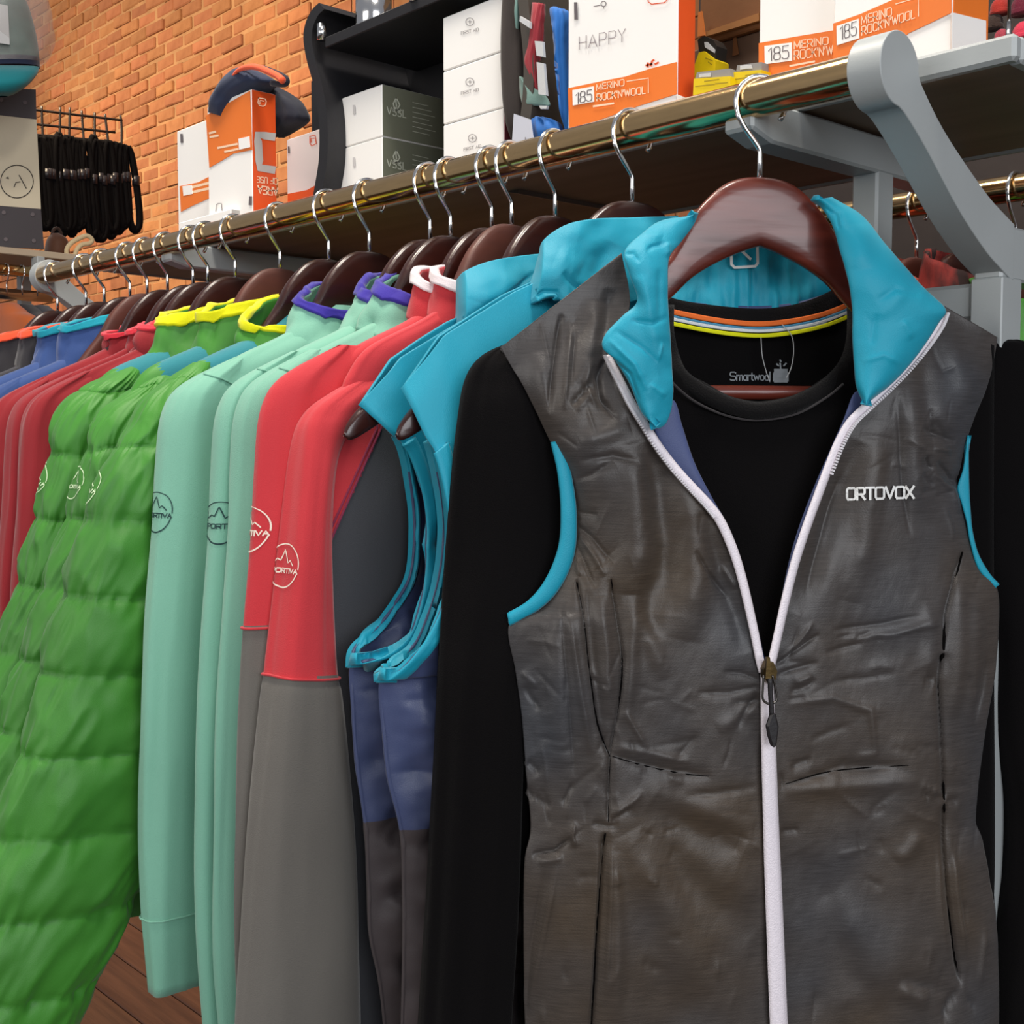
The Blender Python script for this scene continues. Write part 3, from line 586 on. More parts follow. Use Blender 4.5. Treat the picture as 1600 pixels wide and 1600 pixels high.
class Panel:
    """ruled surface: rows (xl, yl, xr, yr) as seen; n0(u, v) its own depth; relief(x, y, u, v) added along the normal"""
    def __init__(s, g, rows, n0, nu=60, nv=80, relief=None, bow=0.0):
        R = spl(rows, nv); u = np.linspace(0, 1, nu)[None]; v = np.linspace(0, 1, nv)[:, None]
        s.x = R[:, 0:1]*(1-u)+R[:, 2:3]*u; s.y = R[:, 1:2]*(1-u)+R[:, 3:4]*u + bow*np.sin(math.pi*u)
        n = n0(u+0*v, v+0*u) if callable(n0) else np.full(s.x.shape, float(n0))
        a, z = g.px(s.x, s.y, n); d = relief(s.x, s.y, u+0*v, v+0*u) if relief else 0.0
        s.n = n+d; s.g = g; s.V = g.P(a, s.n, z); s.z = z; s.a = a
    def n_at(s, x, y):
        x = np.atleast_1d(x); y = np.atleast_1d(y)
        return np.array([s.n.flat[int(np.argmin((s.x-p)**2+(s.y-q)**2))] for p, q in zip(x, y)])
    def build(s, name, mat, parent, th=.002, mats=None, fm=None):
        fl = -1 if (normals(s.V).reshape(-1, 3).mean(0)@s.g.N) < 0 else 1; v, f = shell(s.V[:, ::fl], th); k = None
        if fm is not None:
            zc = np.concatenate([s.z[:, ::fl].ravel()]*2); ac = np.concatenate([s.a[:, ::fl].ravel()]*2); k = [fm(ac[q].mean(), zc[q].mean()) for q in np.array(f)]
        return mk(name, v, f, mat, parent, True, mats=mats, fm=k)
def sm(t): t = np.clip(t, 0, 1); return t*t*(3-2*t)
def strip(g, pa, pb, n, mat, name, parent, th=.002, k=40, nu=5, puff=0.0):
    """band between two seen edges"""
    A_, B_ = spl(pa, k), spl(pb, k)
    p = Panel(g, np.hstack([A_, B_]), (lambda u, v: (np.interp(v, np.linspace(0, 1, len(n)), n) if not np.isscalar(n) else n)+puff*np.sin(math.pi*u)**.6), nu=nu, nv=k); return p.build(name, mat, parent, th)
def edge_band(g, path, w, n, mat, name, parent, th=.002, k=60, puff=0.0):
    P = spl(path, k); T = np.gradient(P, axis=0); T /= np.linalg.norm(T, axis=1)[:, None]; S = np.stack([-T[:, 1], T[:, 0]], 1); ww = np.interp(np.linspace(0, 1, k), np.linspace(0, 1, len(np.atleast_1d(w))), np.atleast_1d(w))[:, None]
    return strip(g, P+S*ww/2, P-S*ww/2, n, mat, name, parent, th, k, 5, puff)

# ------------------------------------------------------------------ turquoise and slate vests
VEST = dict(
 B=dict(dl=0, fr=[(560, 632, .004), (585, 668, .012), (612, 706, .018), (640, 745, .020), (662, 800, .022), (668, 850, .022), (663, 920, .022), (643, 988, .022), (605, 1022, .021), (566, 1036, .018), (547, 1043, .003)],
        bk=[(560, 633, -.0010), (574, 668, -.0060), (600, 705, -.0090), (627, 745, -.0110), (641, 800, -.0125), (645, 850, -.0130), (638, 900, -.0130), (616, 940, -.0130), (588, 978, -.0120), (553, 1010, -.0075), (547, 1043, -.0015)],
        sd=[(548, 1100), (556, 1200), (568, 1290), (573, 1380), (576, 1460), (590, 1530), (598, 1600), (604, 1720)], grey=1278, ct=[(713, 437), (728, 423), (765, 408), (810, 400), (850, 396), (905, 392)], cb=[(709, 520), (728, 512), (765, 512), (810, 505), (860, 490), (905, 475)], cr=[([(835, 425), (800, 455), (745, 497)], 7, -.006), ([(820, 420), (780, 460), (740, 485)], 16, .004), ([(712, 510), (735, 500), (772, 509)], 5, -.006), ([(760, 420), (740, 470)], 20, .003)]),
 A=dict(dl=12, fr=[(626, 607, .004), (643, 645, .013), (665, 700, .02), (684, 738, .025), (700, 800, .029), (708, 860, .03), (700, 925, .03), (676, 985, .03), (645, 1030, .027), (613, 1060, .018), (592, 1068, .003)],
        bk=[(626, 608, -.0010), (640, 645, -.0050), (655, 690, -.0090), (672, 740, -.0120), (686, 800, -.0130), (690, 860, -.0135), (677, 925, -.0135), (650, 998, -.0130), (620, 1030, -.0110), (594, 1048, -.0070), (592, 1068, -.0015)],
        sd=[(597, 1150), (605, 1220), (624, 1300), (628, 1400), (628, 1500), (626, 1600), (623, 1720)], grey=1305, ct=[(838, 404), (850, 375), (884, 351), (930, 342), (985, 339.5), (1060, 337)], cb=[(815, 482), (840, 470), (870, 462), (905, 492), (960, 480), (1060, 450)], cr=[([(822, 475), (850, 455), (872, 456), (885, 482)], 5, -.006), ([(878, 425), (900, 447), (930, 462)], 10, -.005), ([(960, 380), (940, 420), (925, 445)], 16, -.005), ([(870, 400), (910, 420)], 18, .004)]))
for key, lab in (('B', 'turquoise and slate blue insulated vest beside the coral red jackets'), ('A', 'turquoise and slate blue insulated vest right behind the black sleeve')):
    D_ = VEST[key]; g = GF(ST[key], math.radians(D_['dl'])); r = garment('insulated_vest', g, lab, 'vest', 'turquoise vests on the front rail')
    yoke = float(g.px(660, 738, .024)[1]); zg = float(g.px(620, D_['grey'], .01)[1])
    for side, sg in (('fr', 1), ('bk', -1)):
        L = [(x, y, n) for x, y, n in D_[side]]; nh = len(L); L += [(x, y, 0.0) for x, y in D_['sd']]
        L = np.array(L); nv = 300; R = spl(L, nv); T_ = (.020 if sg > 0 else .012)
        u = np.linspace(0, 1, 90)[None]; ne = R[:, 2:3]; al, zl = g.px(R[:, 0:1], R[:, 1:2], ne)
        rise = sm((-.14-zl)/.12)*.9+.1
        n = ne + (sg*T_*rise-ne)*(1-(1-np.clip(u/.35, 0, 1))**2.4)
        top = np.interp(np.linspace(0, 1, 90), [0, .62, 1], [0, .80, 1.0])[None]
        a = al + (.10-al)*u; z = np.broadcast_to(zl, a.shape).copy()
        # rows near the shoulder climb towards the neck
        sl = np.clip((zl+.34)/.14, 0, 1)**1.3; z = z + sl*np.interp(-a, [-.10, .0, .07, .11, .165, -float(al[0, 0])], [.085, .10, .088, .070, .037, 0])*(zl > -.40)
        low = sm((yoke-.004-z)/.012)
        q = np.abs(np.sin(math.pi*(z+.02*a)/.052)); seam = np.exp(-(q/.2)**2)
        rel = sg*(low*(.0042*np.sqrt(q+1e-3)+.0022*seam*vnoise(a*130, z*20, sg, 5)+.0055*fbm(a*34+z*16, z*26-a*14, sg*3., 7, 3)) + (1-low)*.0022*fbm(a*22, z*12, sg*3., 9, 2))
        rel = rel*np.clip(u/.08, 0, 1)
        V = g.P(a, n+rel, z); v, f = shell(V[:, ::-1] if sg > 0 else V, .002)
        zz = np.concatenate([(z[:, ::-1] if sg > 0 else z).ravel()]*2); k = [0 if zz[q_].mean() > yoke else (1 if zz[q_].mean() > zg else 2) for q_ in np.array(f)]
        mk('front_panel' if sg > 0 else 'back_panel', v, f, C_turq, r, True, mats=[C_turq, C_navy, C_taupe_low], fm=k)
        ok = np.where((zl[:, 0] < yoke+.004) & (np.arange(nv) <= (nh-1)/(len(L)-1)*(nv-1)))[0]
        E_ = V[ok]; Bd = np.stack([E_[:, 0]-(E_[:, 2]-E_[:, 0])*.45]+[E_[:, 0]+(E_[:, 2]-E_[:, 0])*t_ for t_ in (-.2, .3, .8, 1.3, 1.5)], 1) + g.N*sg*.0036; Bd[:, 0] -= g.N*sg*.0012; Bd[:, -1] -= g.N*sg*.002; v, f = shell(Bd[:, ::-1] if sg > 0 else Bd, .0080); mk('armhole_binding', v, f, C_turq, r, True)
    T0, B0 = D_['ct'], D_['cb']; k = 80
    cp_ = Panel(g, np.hstack([spl(T0, k), spl(B0, k)]), lambda u, v: np.interp(v, [0, .06, .2, .5, 1], [-.018, .006, .026, .036, .034])*(.55+.45*u)+.004*np.sin(math.pi*u), 60, k, lambda x, y, u, v: .0022*fbm(x/60, y/45, 0, 31, 2)+.6*seg_field(x, y, D_['cr'])); cp_.build('collar', C_turq, r, .004)
    Panel(g, np.hstack([spl([(x+14, y+3) for x, y in T0], k), spl([(x+14, y+10) for x, y in B0], k)]), -.026, 20, k).build('collar_back', C_turq, r, .004)

# ------------------------------------------------------------------ the taupe vest and the black shirt on the nearest hanger
gv = GF(ST['vest'], DV)
def vest_material():
    m = mat('taupe_shot_nylon', '#453a2f', .44, noise=(7, .3), col2='#3d3e42', sheen=.10, spec=.42, bump=(900, .10), detail=2.0)
    nt = m.node_tree; N = nt.nodes; L = nt.links; b = N['Principled BSDF']
    tc = N.new('ShaderNodeTexCoord'); mp = N.new('ShaderNodeMapping'); mp.inputs['Scale'].default_value = (55, 55, 1500); L.new(tc.outputs['Object'], mp.inputs[0])
    tx = N.new('ShaderNodeTexNoise'); tx.inputs['Scale'].default_value = 1.0; tx.inputs['Detail'].default_value = 2; L.new(mp.outputs[0], tx.inputs['Vector'])
    src = b.inputs['Base Color'].links[0].from_socket; hs = N.new('ShaderNodeHueSaturation'); L.new(src, hs.inputs['Color'])
    mr = N.new('ShaderNodeMapRange'); mr.inputs[1].default_value = .3; mr.inputs[2].default_value = .7; mr.inputs[3].default_value = .78; mr.inputs[4].default_value = 1.2; L.new(tx.outputs['Fac'], mr.inputs[0]); L.new(mr.outputs[0], hs.inputs['Value']); L.new(hs.outputs[0], b.inputs['Base Color'])
    return m
C_vest = vest_material(); C_vdark = fab('taupe_seam_shadow', '#241f1d', .7, .1)
C_lin = fab('slate_blue_lining', '#46527e', .5, .12, .1, .12, spec=.4); C_zip = mat('white_zipper_tape', '#efe7ee', .5, noise=(300, .05), bump=(900, .25)); C_rib = fab('black_rib_knit', '#0c0a0b', .95, .2, .05, .5, bscale=900)
# --- black long-sleeve shirt
sr = garment('long_sleeve_shirt', gv, 'black long-sleeve base layer shirt with striped neck tape under the taupe vest', 'shirt')
cols_f = [(815, 560), (900, 520), (985, 515), (1040, 560), (1062, 578), (1100, 597), (1125, 612), (1150, 622), (1187, 627), (1231, 620), (1259, 609), (1278, 597), (1312, 572), (1340, 545), (1395, 500), (1480, 512), (1552, 540)]
def colpanel(cols, yb, n0, nu=70, nv=60, relief=None):
    T = spl(cols, nu); x = np.repeat(T[None, :, 0], nv, 0); w = np.linspace(0, 1, nv)[:, None]; yb_ = (spl(yb, nu)[None, :, 1] if not np.isscalar(yb) else yb)
    y = T[None, :, 1]*(1-w)+yb_*w; p = Panel.__new__(Panel); u = np.linspace(0, 1, nu)[None]+0*w; v = w+0*u
    n = n0(u, v) if callable(n0) else np.full(x.shape, float(n0)); a, z = gv.px(x, y, n); d = relief(x, y, u, v) if relief else 0.0
    p.x, p.y, p.n, p.g, p.z, p.a = x, y, n+d, gv, z, a; p.V = gv.P(a, n+d, z); return p
fp = colpanel(cols_f, 1720, lambda u, v: .004+.012*np.sin(math.pi*u)**.7*sm(v/.05+.5), nu=110, nv=90, relief=lambda x, y, u, v: .0025*vnoise(x/70, y/260, 0, 3))
fp.build('front_body', C_dark, sr)
nb_ = colpanel([(830, 545), (1046, 505), (1100, 512), (1190, 520), (1280, 510), (1330, 492), (1540, 520)], 1720, -.040, nu=60, nv=40); nb_.build('back_body', C_dark, sr)
strip(gv, [(1036, 452), (1046, 464), (1100, 475), (1190, 482), (1262, 470), (1326, 440), (1336, 425)], [(1036, 482), (1046, 494), (1100, 506), (1190, 514), (1262, 504), (1328, 478), (1338, 462)], -.036, C_rib, 'back_neck_band', sr, .004, 50)
for nm, col, dy, w in (('orange', '#f0722c', 0, 8), ('blue', '#4a8fb4', 7, 3.6), ('white', '#dfe3e4', 11, 5.0), ('yellow', '#dfe000', 18.5, 6.2)):
    path = [(1040, 484.5+dy), (1060, 489+dy), (1100, 497+dy), (1145, 503.5+dy), (1190, 506+dy), (1235, 502+dy), (1280, 493+dy), (1312, 482+dy), (1332, 473+dy)]
    o = edge_band(gv, path, w, -.0322, fab('neck_tape_'+nm, col, .7, .04), 'neck_tape', sr, .0012, 50); tag(o, nm+' stripe of the neck tape')
# rib of the crew neck: a rolled ring around the front opening
ring = [(1040, 470), (1041, 520), (1058, 575), (1090, 603), (1125, 621), (1150, 630), (1187, 636), (1231, 629), (1259, 618), (1290, 600), (1322, 566), (1336, 520), (1336, 450)]
nn = [-.030, -.012, .004, .0125, .0165, .018, .0185, .018, .0165, .0125, .004, -.012, -.030]
edge_band(gv, [(x, y+6) for x, y in ring], 27, [v+.0022 for v in nn], C_rib, 'neck_rib', sr, .003, 90, .0022)
P_ = spl([(1046, 585), (1053, 600), (1087, 628), (1137, 650), (1187, 656.5), (1244, 647), (1290, 622), (1318, 600)], 50)
a_, z_ = gv.px(P_[:, 0], P_[:, 1], .0195); MB().tube(gv.P(a_, np.full(50, .0192), z_), .0008, 6).build('neck_seam', fab('charcoal_thread', '#3a3637', .9), sr, True)
sl = Pillow(gv, [(538, 786, 830, .003, -.012), (545, 767, 848, .009, -.012), (556, 748, 866, .013, -.012), (574, 731, 884, .016, -.012), (600, 719, 893, .018, -.012), (640, 711, 900, .020, -.011), (720, 701, 905, .021, -.011), (850, 690, 905, .021, -.010), (980, 681, 850, .021, -.006), (1060, 677, 825, .021, -.002), (1200, 671, 818, .022, .0), (1400, 660, 812, .022, .002), (1600, 648, 800, .022, .004), (1720, 640, 795, .022, .004)], px=True, nv=120, nu=60, disp=folds(.0045, 1.6, 1.8, 201)); sl.build('sleeve', C_dark, sr)
s2_ = Pillow(gv, [(532, 1545, 1590, .010, -.012), (545, 1520, 1625, .018, -.014), (600, 1500, 1662, .024, -.016), (700, 1490, 1685, .027, -.018), (900, 1500, 1700, .027, -.018), (1000, 1530, 1705, .027, -.014), (1100, 1536, 1710, .027, -.012), (1180, 1549, 1715, .027, -.010), (1260, 1562, 1715, .027, -.008), (1360, 1562, 1715, .027, -.006), (1440, 1550, 1715, .027, -.006), (1600, 1540, 1715, .026, -.004), (1720, 1540, 1715, .026, -.004)], px=True, nv=120, nu=60, disp=folds(.0035, 1.6, 1.8, 205)); s2_.build('sleeve', C_dark, sr)
C_inkgrey = mat('grey_heat_print', '#8d9296', .7, noise=(60, .1), bump=(200, .02))
nback = nb_
def px_map(n): return lambda x, y: gv.P(*[(lambda az: az[0])(gv.px(x, y, n))], n, gv.px(x, y, n)[1])
tp, w_ = text_polys('Smartwool', 12.5, .16, 1.0); fx = 62.0/w_
polys = [np.stack([1141+p[:, 0]*fx, 594-p[:, 1]], 1) for p in tp]
ribbons(polys, 1.7, px_map(-.0392), 3).build('print_lettering', C_inkgrey, sr)
lg = [np.array([(1213, 580), (1227, 580)]), np.array([(1213, 587), (1227, 587)]), np.array([(1213, 594), (1227, 594)])]
mb = ribbons(lg, 7.4, px_map(-.0392), 4)
for q in ribbons([np.array([(1220, 577), (1219, 566)]), np.array([(1209, 595), (1209, 584), (1212, 578)]), np.array([(1231, 595), (1231, 584), (1228, 578)])], 2.2, px_map(-.0391), 3).v: pass
m2 = ribbons([np.array([(1220, 577), (1219, 568)]), np.array([(1209, 595), (1209, 584), (1212, 578)]), np.array([(1231, 595), (1231, 584), (1228, 578)]), np.array([(1214, 569), (1216, 571)]), np.array([(1225, 571), (1228, 568)]), np.array([(1219, 563), (1220, 564.5)])], 2.4, px_map(-.0391), 3)
for V_ in m2.v: pass
mb.add(np.vstack(m2.v), m2.f); mb.build('print_emblem', C_inkgrey, sr)
tw = [(1189, 527), (1191, 555), (1197, 580), (1203, 597)]; tw2 = [(1222, 507), (1237, 525), (1240, 550), (1236, 575), (1228, 592)]
for t_ in (tw, tw2):
    P_ = spl(t_, 24); a_, z_ = gv.px(P_[:, 0], P_[:, 1], -.030); MB().tube(gv.P(a_, np.full(24, -.030), z_), .00035, 5).build('tag_thread', mat('clear_tag_thread', '#b9b9b9', .3, noise=(50, .1), bump=(50, .02)), sr, True)

# --- the vest
vr = garment('zip_vest', gv, 'dark taupe zip vest with turquoise collar lining and white zipper, nearest on the rail', 'vest')
CL = [  # folds of the left front: (points, width, height)
 ([(878, 490), (868, 560), (857, 645)], 7, -.0075), ([(893, 505), (886, 570), (880, 640)], 8, .0045), ([(900, 520), (893, 600)], 5, -.003), ([(923, 596), (908, 620), (893, 634)], 6, -.006), ([(925, 610), (900, 640)], 7, .004), ([(935, 470), (920, 540), (905, 600)], 16, .005), ([(955, 450), (945, 540)], 14, -.005), ([(838, 550), (850, 620), (870, 670)], 14, .003),
 ([(905, 690), (940, 680), (985, 665)], 12, .003), ([(905, 720), (960, 712), (1000, 722)], 9, -.004), ([(900, 750), (925, 742), (960, 722)], 6, -.004), ([(902, 820), (930, 845), (960, 880)], 6, -.0045), ([(903, 835), (925, 865), (945, 900)], 7, .004), ([(900, 850), (915, 885), (930, 920)], 5, -.004), ([(903, 800), (935, 805)], 5, -.003), ([(898, 870), (905, 900)], 6, .003),
 ([(985, 690), (995, 760), (1000, 850), (990, 930)], 26, .008), ([(1010, 690), (1030, 760), (1042, 850), (1035, 960)], 24, -.008), ([(1060, 740), (1085, 820), (1090, 900), (1070, 1000)], 26, .006), ([(1100, 800), (1120, 870), (1150, 960), (1165, 1020)], 14, -.005), ([(1020, 1000), (1015, 900)], 16, -.004), ([(1085, 860), (1110, 900), (1130, 930)], 6, -.004), ([(1110, 895), (1140, 935)], 6, -.004), ([(1130, 885), (1150, 920)], 5, .003),
 ([(900, 905), (912, 960), (922, 1050), (934, 1130), (953, 1182)], 3.6, -.0060, .05), ([(955, 905), (963, 950), (973, 1030), (968, 1100), (955, 1182), (951, 1285)], 3.4, -.0055, .05), ([(877, 935), (884, 1040), (895, 1150), (900, 1215)], 5, -.0035), ([(888, 960), (905, 1080), (925, 1180)], 10, .0055), ([(938, 930), (945, 1020), (950, 1120)], 12, .006), ([(918, 920), (930, 1040), (945, 1150)], 8, -.004), ([(865, 990), (868, 1100), (878, 1200)], 18, .005), ([(992, 930), (985, 1040), (975, 1130)], 12, .004), ([(1000, 960), (1040, 1060)], 14, .003),
 ([(956, 1180), (1000, 1194), (1060, 1207), (1112, 1213)], 5.5, -.0055, .2), ([(965, 1168), (1020, 1178), (1080, 1192)], 10, .004), ([(975, 1110), (1012, 1172)], 7, .004), ([(1070, 1245), (1120, 1238), (1185, 1230)], 3.5, -.0028), ([(955, 1275), (985, 1255), (1005, 1238)], 6, .0045), ([(953, 1285), (990, 1262)], 5, -.0035), ([(925, 1288), (955, 1292), (968, 1290)], 5, -.0035), ([(1020, 1250), (1090, 1300), (1160, 1330)], 26, -.005), ([(1000, 1230), (1060, 1260), (1180, 1290)], 20, .003), ([(985, 1300), (1050, 1420), (1090, 1560)], 30, .006), ([(1010, 1300), (1100, 1400), (1180, 1460)], 30, -.004), ([(960, 1330), (965, 1450), (960, 1600)], 12, .004),
 ([(820, 1070), (830, 1090), (845, 1110)], 8, -.004), ([(815, 1050), (840, 1075)], 7, .003), ([(825, 1190), (845, 1210)], 8, -.005), ([(822, 1230), (835, 1250)], 5, -.004), ([(835, 1245), (862, 1262)], 4, -.004), ([(880, 1260), (897, 1225)], 5, -.004), ([(830, 1335), (870, 1330), (895, 1310)], 6, -.006), ([(840, 1345), (880, 1340)], 8, .004), ([(850, 1360), (830, 1480), (822, 1600)], 6, -.004), ([(870, 1350), (850, 1450), (825, 1580)], 10, .004), ([(898, 1285), (895, 1310), (900, 1325)], 5, .004),
 ([(946, 1302), (940, 1380), (933, 1480), (927, 1600), (922, 1780)], 3.6, -.0085, .04), ([(955, 1320), (952, 1420), (945, 1560)], 6, .004), ([(936, 1320), (930, 1420), (918, 1600)], 6, .003),
 ([(1186, 1062), (1160, 1052), (1130, 1050)], 4, -.003), ([(1186, 1072), (1140, 1082), (1090, 1082)], 5, -.003), ([(1186, 1085), (1165, 1110), (1150, 1140)], 8, -.004), ([(1185, 1100), (1120, 1140)], 12, .003), ([(948, 560), (935, 590), (940, 625), (965, 655)], 9, -.008), ([(960, 575), (968, 610), (990, 650)], 8, .004), ([(925, 560), (915, 600), (935, 640)], 10, .004)]
CR = [([(1345, 690), (1310, 780), (1275, 880), (1250, 960)], 18, -.007), ([(1320, 740), (1290, 830), (1260, 930)], 8, -.003), ([(1375, 660), (1365, 740), (1350, 850), (1330, 940)], 20, .005), ([(1400, 620), (1408, 690), (1412, 760), (1425, 840)], 7, -.0042), ([(1415, 600), (1425, 700), (1440, 800)], 16, .004), ([(1440, 560), (1450, 640), (1470, 700)], 14, -.004), ([(1480, 520), (1500, 580), (1520, 630)], 16, .004), ([(1495, 690), (1470, 680), (1440, 668)], 6, -.0035), ([(1490, 705), (1460, 700)], 6, .003), ([(1448, 712), (1452, 726), (1458, 735)], 5, -.0055), ([(1466, 722), (1480, 735), (1494, 756)], 5, -.0055), ([(1460, 740), (1490, 765), (1500, 800)], 9, .0045), ([(1440, 740), (1460, 760)], 7, -.0025),
 ([(1300, 985), (1380, 975), (1440, 962)], 7, -.0028), ([(1320, 1000), (1400, 990), (1470, 965)], 9, .003), ([(1290, 1020), (1350, 1005)], 7, -.0025), ([(1505, 862), (1492, 910), (1480, 960), (1474, 1020)], 4.5, -.007), ([(1473, 1020), (1468, 1060), (1472, 1140), (1476, 1250)], 4.2, -.0085, .03), ([(1445, 1060), (1460, 1064)], 9, -.004), ([(1500, 900), (1500, 1000), (1490, 1120)], 12, .004), ([(1528, 930), (1520, 1040), (1512, 1140)], 14, .004), ([(1450, 940), (1455, 1000), (1448, 1060)], 12, .003), ([(1540, 1030), (1535, 1080), (1520, 1130)], 5, -.004),
 ([(1213, 1042), (1240, 1020), (1280, 990)], 5, -.004), ([(1215, 1055), (1245, 1045), (1278, 1035)], 5, -.004), ([(1222, 1030), (1250, 1000), (1270, 970)], 6, .003), ([(1235, 1082), (1262, 1072), (1275, 1062)], 4, -.0035), ([(1240, 1068), (1270, 1055)], 6, .003), ([(1300, 1065), (1350, 1060), (1400, 1050)], 4, -.0025), ([(1230, 1100), (1300, 1090), (1360, 1110), (1370, 1190)], 10, .0035), ([(1226, 1226), (1260, 1218), (1300, 1205), (1420, 1196)], 3.6, -.004), ([(1290, 1195), (1340, 1198), (1400, 1196)], 5, -.003), ([(1235, 1200), (1265, 1188), (1270, 1190)], 6, -.004), ([(1220, 1300), (1250, 1298)], 4, -.003), ([(1225, 1235), (1300, 1230), (1440, 1220)], 12, .0035),
 ([(1476, 1250), (1450, 1245), (1440, 1235)], 4, -.004), ([(1476, 1246), (1450, 1232), (1435, 1222)], 4, .003), ([(1478, 1252), (1497, 1252)], 4, -.004), ([(1440, 1300), (1420, 1330), (1400, 1345)], 12, .003), ([(1476, 1255), (1478, 1320), (1483, 1400), (1494, 1490), (1503, 1540)], 3.8, -.0085, .04), ([(1490, 1310), (1496, 1400), (1510, 1500)], 9, .004), ([(1468, 1320), (1470, 1420), (1482, 1500)], 8, .003), ([(1500, 1545), (1480, 1570), (1472, 1600)], 5, -.006), ([(1510, 1555), (1525, 1580)], 5, -.004), ([(1400, 1530), (1450, 1540), (1490, 1550)], 8, -.004), ([(1400, 1545), (1450, 1560)], 12, .005), ([(1540, 1450), (1530, 1540)], 8, .004), ([(1300, 1400), (1360, 1480), (1400, 1560)], 30, .004), ([(1250, 1330), (1300, 1430), (1330, 1560)], 28, -.004)]
LR = [(782, 543, 972, 395), (800, 575, 985, 470), (822, 612, 972, 540), (860, 690, 1000, 646), (886, 740, 1034, 706), (899, 800, 1098, 785), (897, 850, 1134, 845), (876, 908, 1154, 905), (846, 947, 1167, 960), (796, 976, 1177, 1000), (806, 1050, 1186, 1052), (816, 1120, 1191, 1120), (822, 1200, 1195, 1200), (829, 1290, 1199, 1290), (819, 1345, 1202, 1350), (818, 1450, 1207, 1450), (821, 1600, 1214, 1600), (826, 1780, 1223, 1780)]
RRW = [(1474, 476, 1560, 527), (1466, 510, 1553, 570), (1436, 560, 1541, 610), (1388, 612, 1523, 650), (1338, 662, 1512, 685), (1302, 722, 1503, 730), (1270, 808, 1499, 765), (1247, 880, 1512, 820), (1230, 940, 1529, 880), (1217, 1000, 1556, 916), (1207, 1052, 1560, 970), (1205, 1120, 1553, 1060), (1208, 1200, 1537, 1150), (1212, 1290, 1525, 1270), (1215, 1350, 1538, 1320), (1220, 1450, 1556, 1430), (1228, 1600, 1562, 1600), (1237, 1780, 1562, 1780)]
rk_ = np.random.RandomState(12)
def tiny(x0, x1, y0, y1, n, vert):
    out = []
    for _ in range(n):
        x, y = rk_.uniform(x0, x1), rk_.uniform(y0, y1); an = (math.pi/2+rk_.normal(0, .35)) if rk_.rand() < vert else rk_.normal(0, .35); L_ = rk_.uniform(18, 70); c, s_ = math.cos(an)*L_/2, math.sin(an)*L_/2; b_ = rk_.uniform(-6, 6)
        out.append(([(x-c, y-s_), (x+s_*b_/L_, y+c*b_/L_), (x+c, y+s_)], rk_.uniform(3.2, 7), rk_.choice([-1, -1, 1])*rk_.uniform(.0006, .0020)))
    return out
CL += tiny(830, 960, 900, 1300, 26, .8)+tiny(900, 1180, 1050, 1350, 22, .25)+tiny(850, 1100, 480, 900, 22, .6)+tiny(830, 1200, 1320, 1600, 12, .5)
CR += tiny(1220, 1470, 980, 1320, 26, .25)+tiny(1480, 1550, 900, 1500, 14, .8)+tiny(1330, 1500, 560, 900, 18, .55)+tiny(1230, 1540, 1320, 1600, 14, .5)
def n_left(u, v): return (.25+.75*sm(v/.22))*(.016+.020*(1-(1-np.clip(u/.45, 0, 1))**2.2))
def n_right(u, v): return (.25+.75*sm(v/.22))*(.016+.020*(1-(1-np.clip((1-u)/.45, 0, 1))**2.2))
def rel(L, sd):
    def f(x, y, u, v):
        big = .0020*vnoise(x/75, y/150, 0, sd)+.00045*fbm(x/40, y/60, 0, sd+3, 2)
        fine = .00012*fbm((x+y*.25)/12, y/24, 0, sd+7, 2)
        return seg_field(x, y, L)*.72 + big + fine
    return f
LP = Panel(gv, LR, n_left, 170, 340, rel(CL, 301)); LP.build('front_left', C_vest, vr, .0025)
RP = Panel(gv, RRW, n_right, 160, 340, rel(CR, 331)); RP.build('front_right', C_vest, vr, .0025)
bk = Panel(gv, [(785, 543, 1560, 527), (850, 640, 1530, 620), (880, 760, 1505, 740), (870, 880, 1525, 860), (800, 980, 1556, 920), (812, 1120, 1550, 1060), (826, 1290, 1528, 1270), (820, 1450, 1552, 1430), (825, 1780, 1562, 1780)], lambda u, v: -.004-.054*np.clip(4*u*(1-u), 0, 1)**.3, 60, 80); bk.build('back_panel', C_vest, vr)
C_gap = fab('black_seam_slit_shade', '#0b0909', .9, .1, .0, .1, spec=.05)  # dark strips over slits, seams and creases; their shade put into the colour
def on_surface_band(pan, path, w, name, m, lift=.0014):
    P = spl(path, 60); n_ = np.convolve(np.pad(pan.n_at(P[:, 0], P[:, 1]), 2, mode='edge'), np.ones(5)/5, 'valid')+lift
    return edge_band(gv, path, w, list(n_), m, name, vr, .0015, 60)
on_surface_band(LP, [(946, 1302), (940, 1380), (933, 1480), (927, 1600), (922, 1760)], [1.5, 4.5, 5.5, 6.5, 7], 'pocket_opening_shade', C_gap)
on_surface_band(RP, [(1476, 1256), (1478, 1320), (1483, 1400), (1494, 1490), (1502, 1535)], [1.5, 4.5, 7, 7, 2.5], 'pocket_opening_shade', C_gap)
on_surface_band(RP, [(1505, 862), (1492, 910), (1480, 960), (1474, 1020), (1469, 1062), (1472, 1140), (1476, 1250)], [1.2, 2.5, 3.0, 4.5, 6.5, 3.5, 1.5], 'side_seam_shade', C_gap)
on_surface_band(LP, [(902, 910), (912, 960), (922, 1050), (934, 1130), (953, 1182)], [1.2, 1.8, 2.0, 2.0, 1.2], 'princess_seam', C_gap, .0009)
on_surface_band(LP, [(955, 905), (963, 950), (973, 1030), (968, 1100), (955, 1182), (951, 1285)], [1.2, 1.8, 2.2, 2.2, 1.8, 1.2], 'princess_seam', C_gap, .0009)
on_surface_band(LP, [(957, 1182), (1000, 1195), (1060, 1208), (1108, 1213)], [1.2, 2.2, 2.2, .8], 'waist_crease_shade', C_gap, .0008)
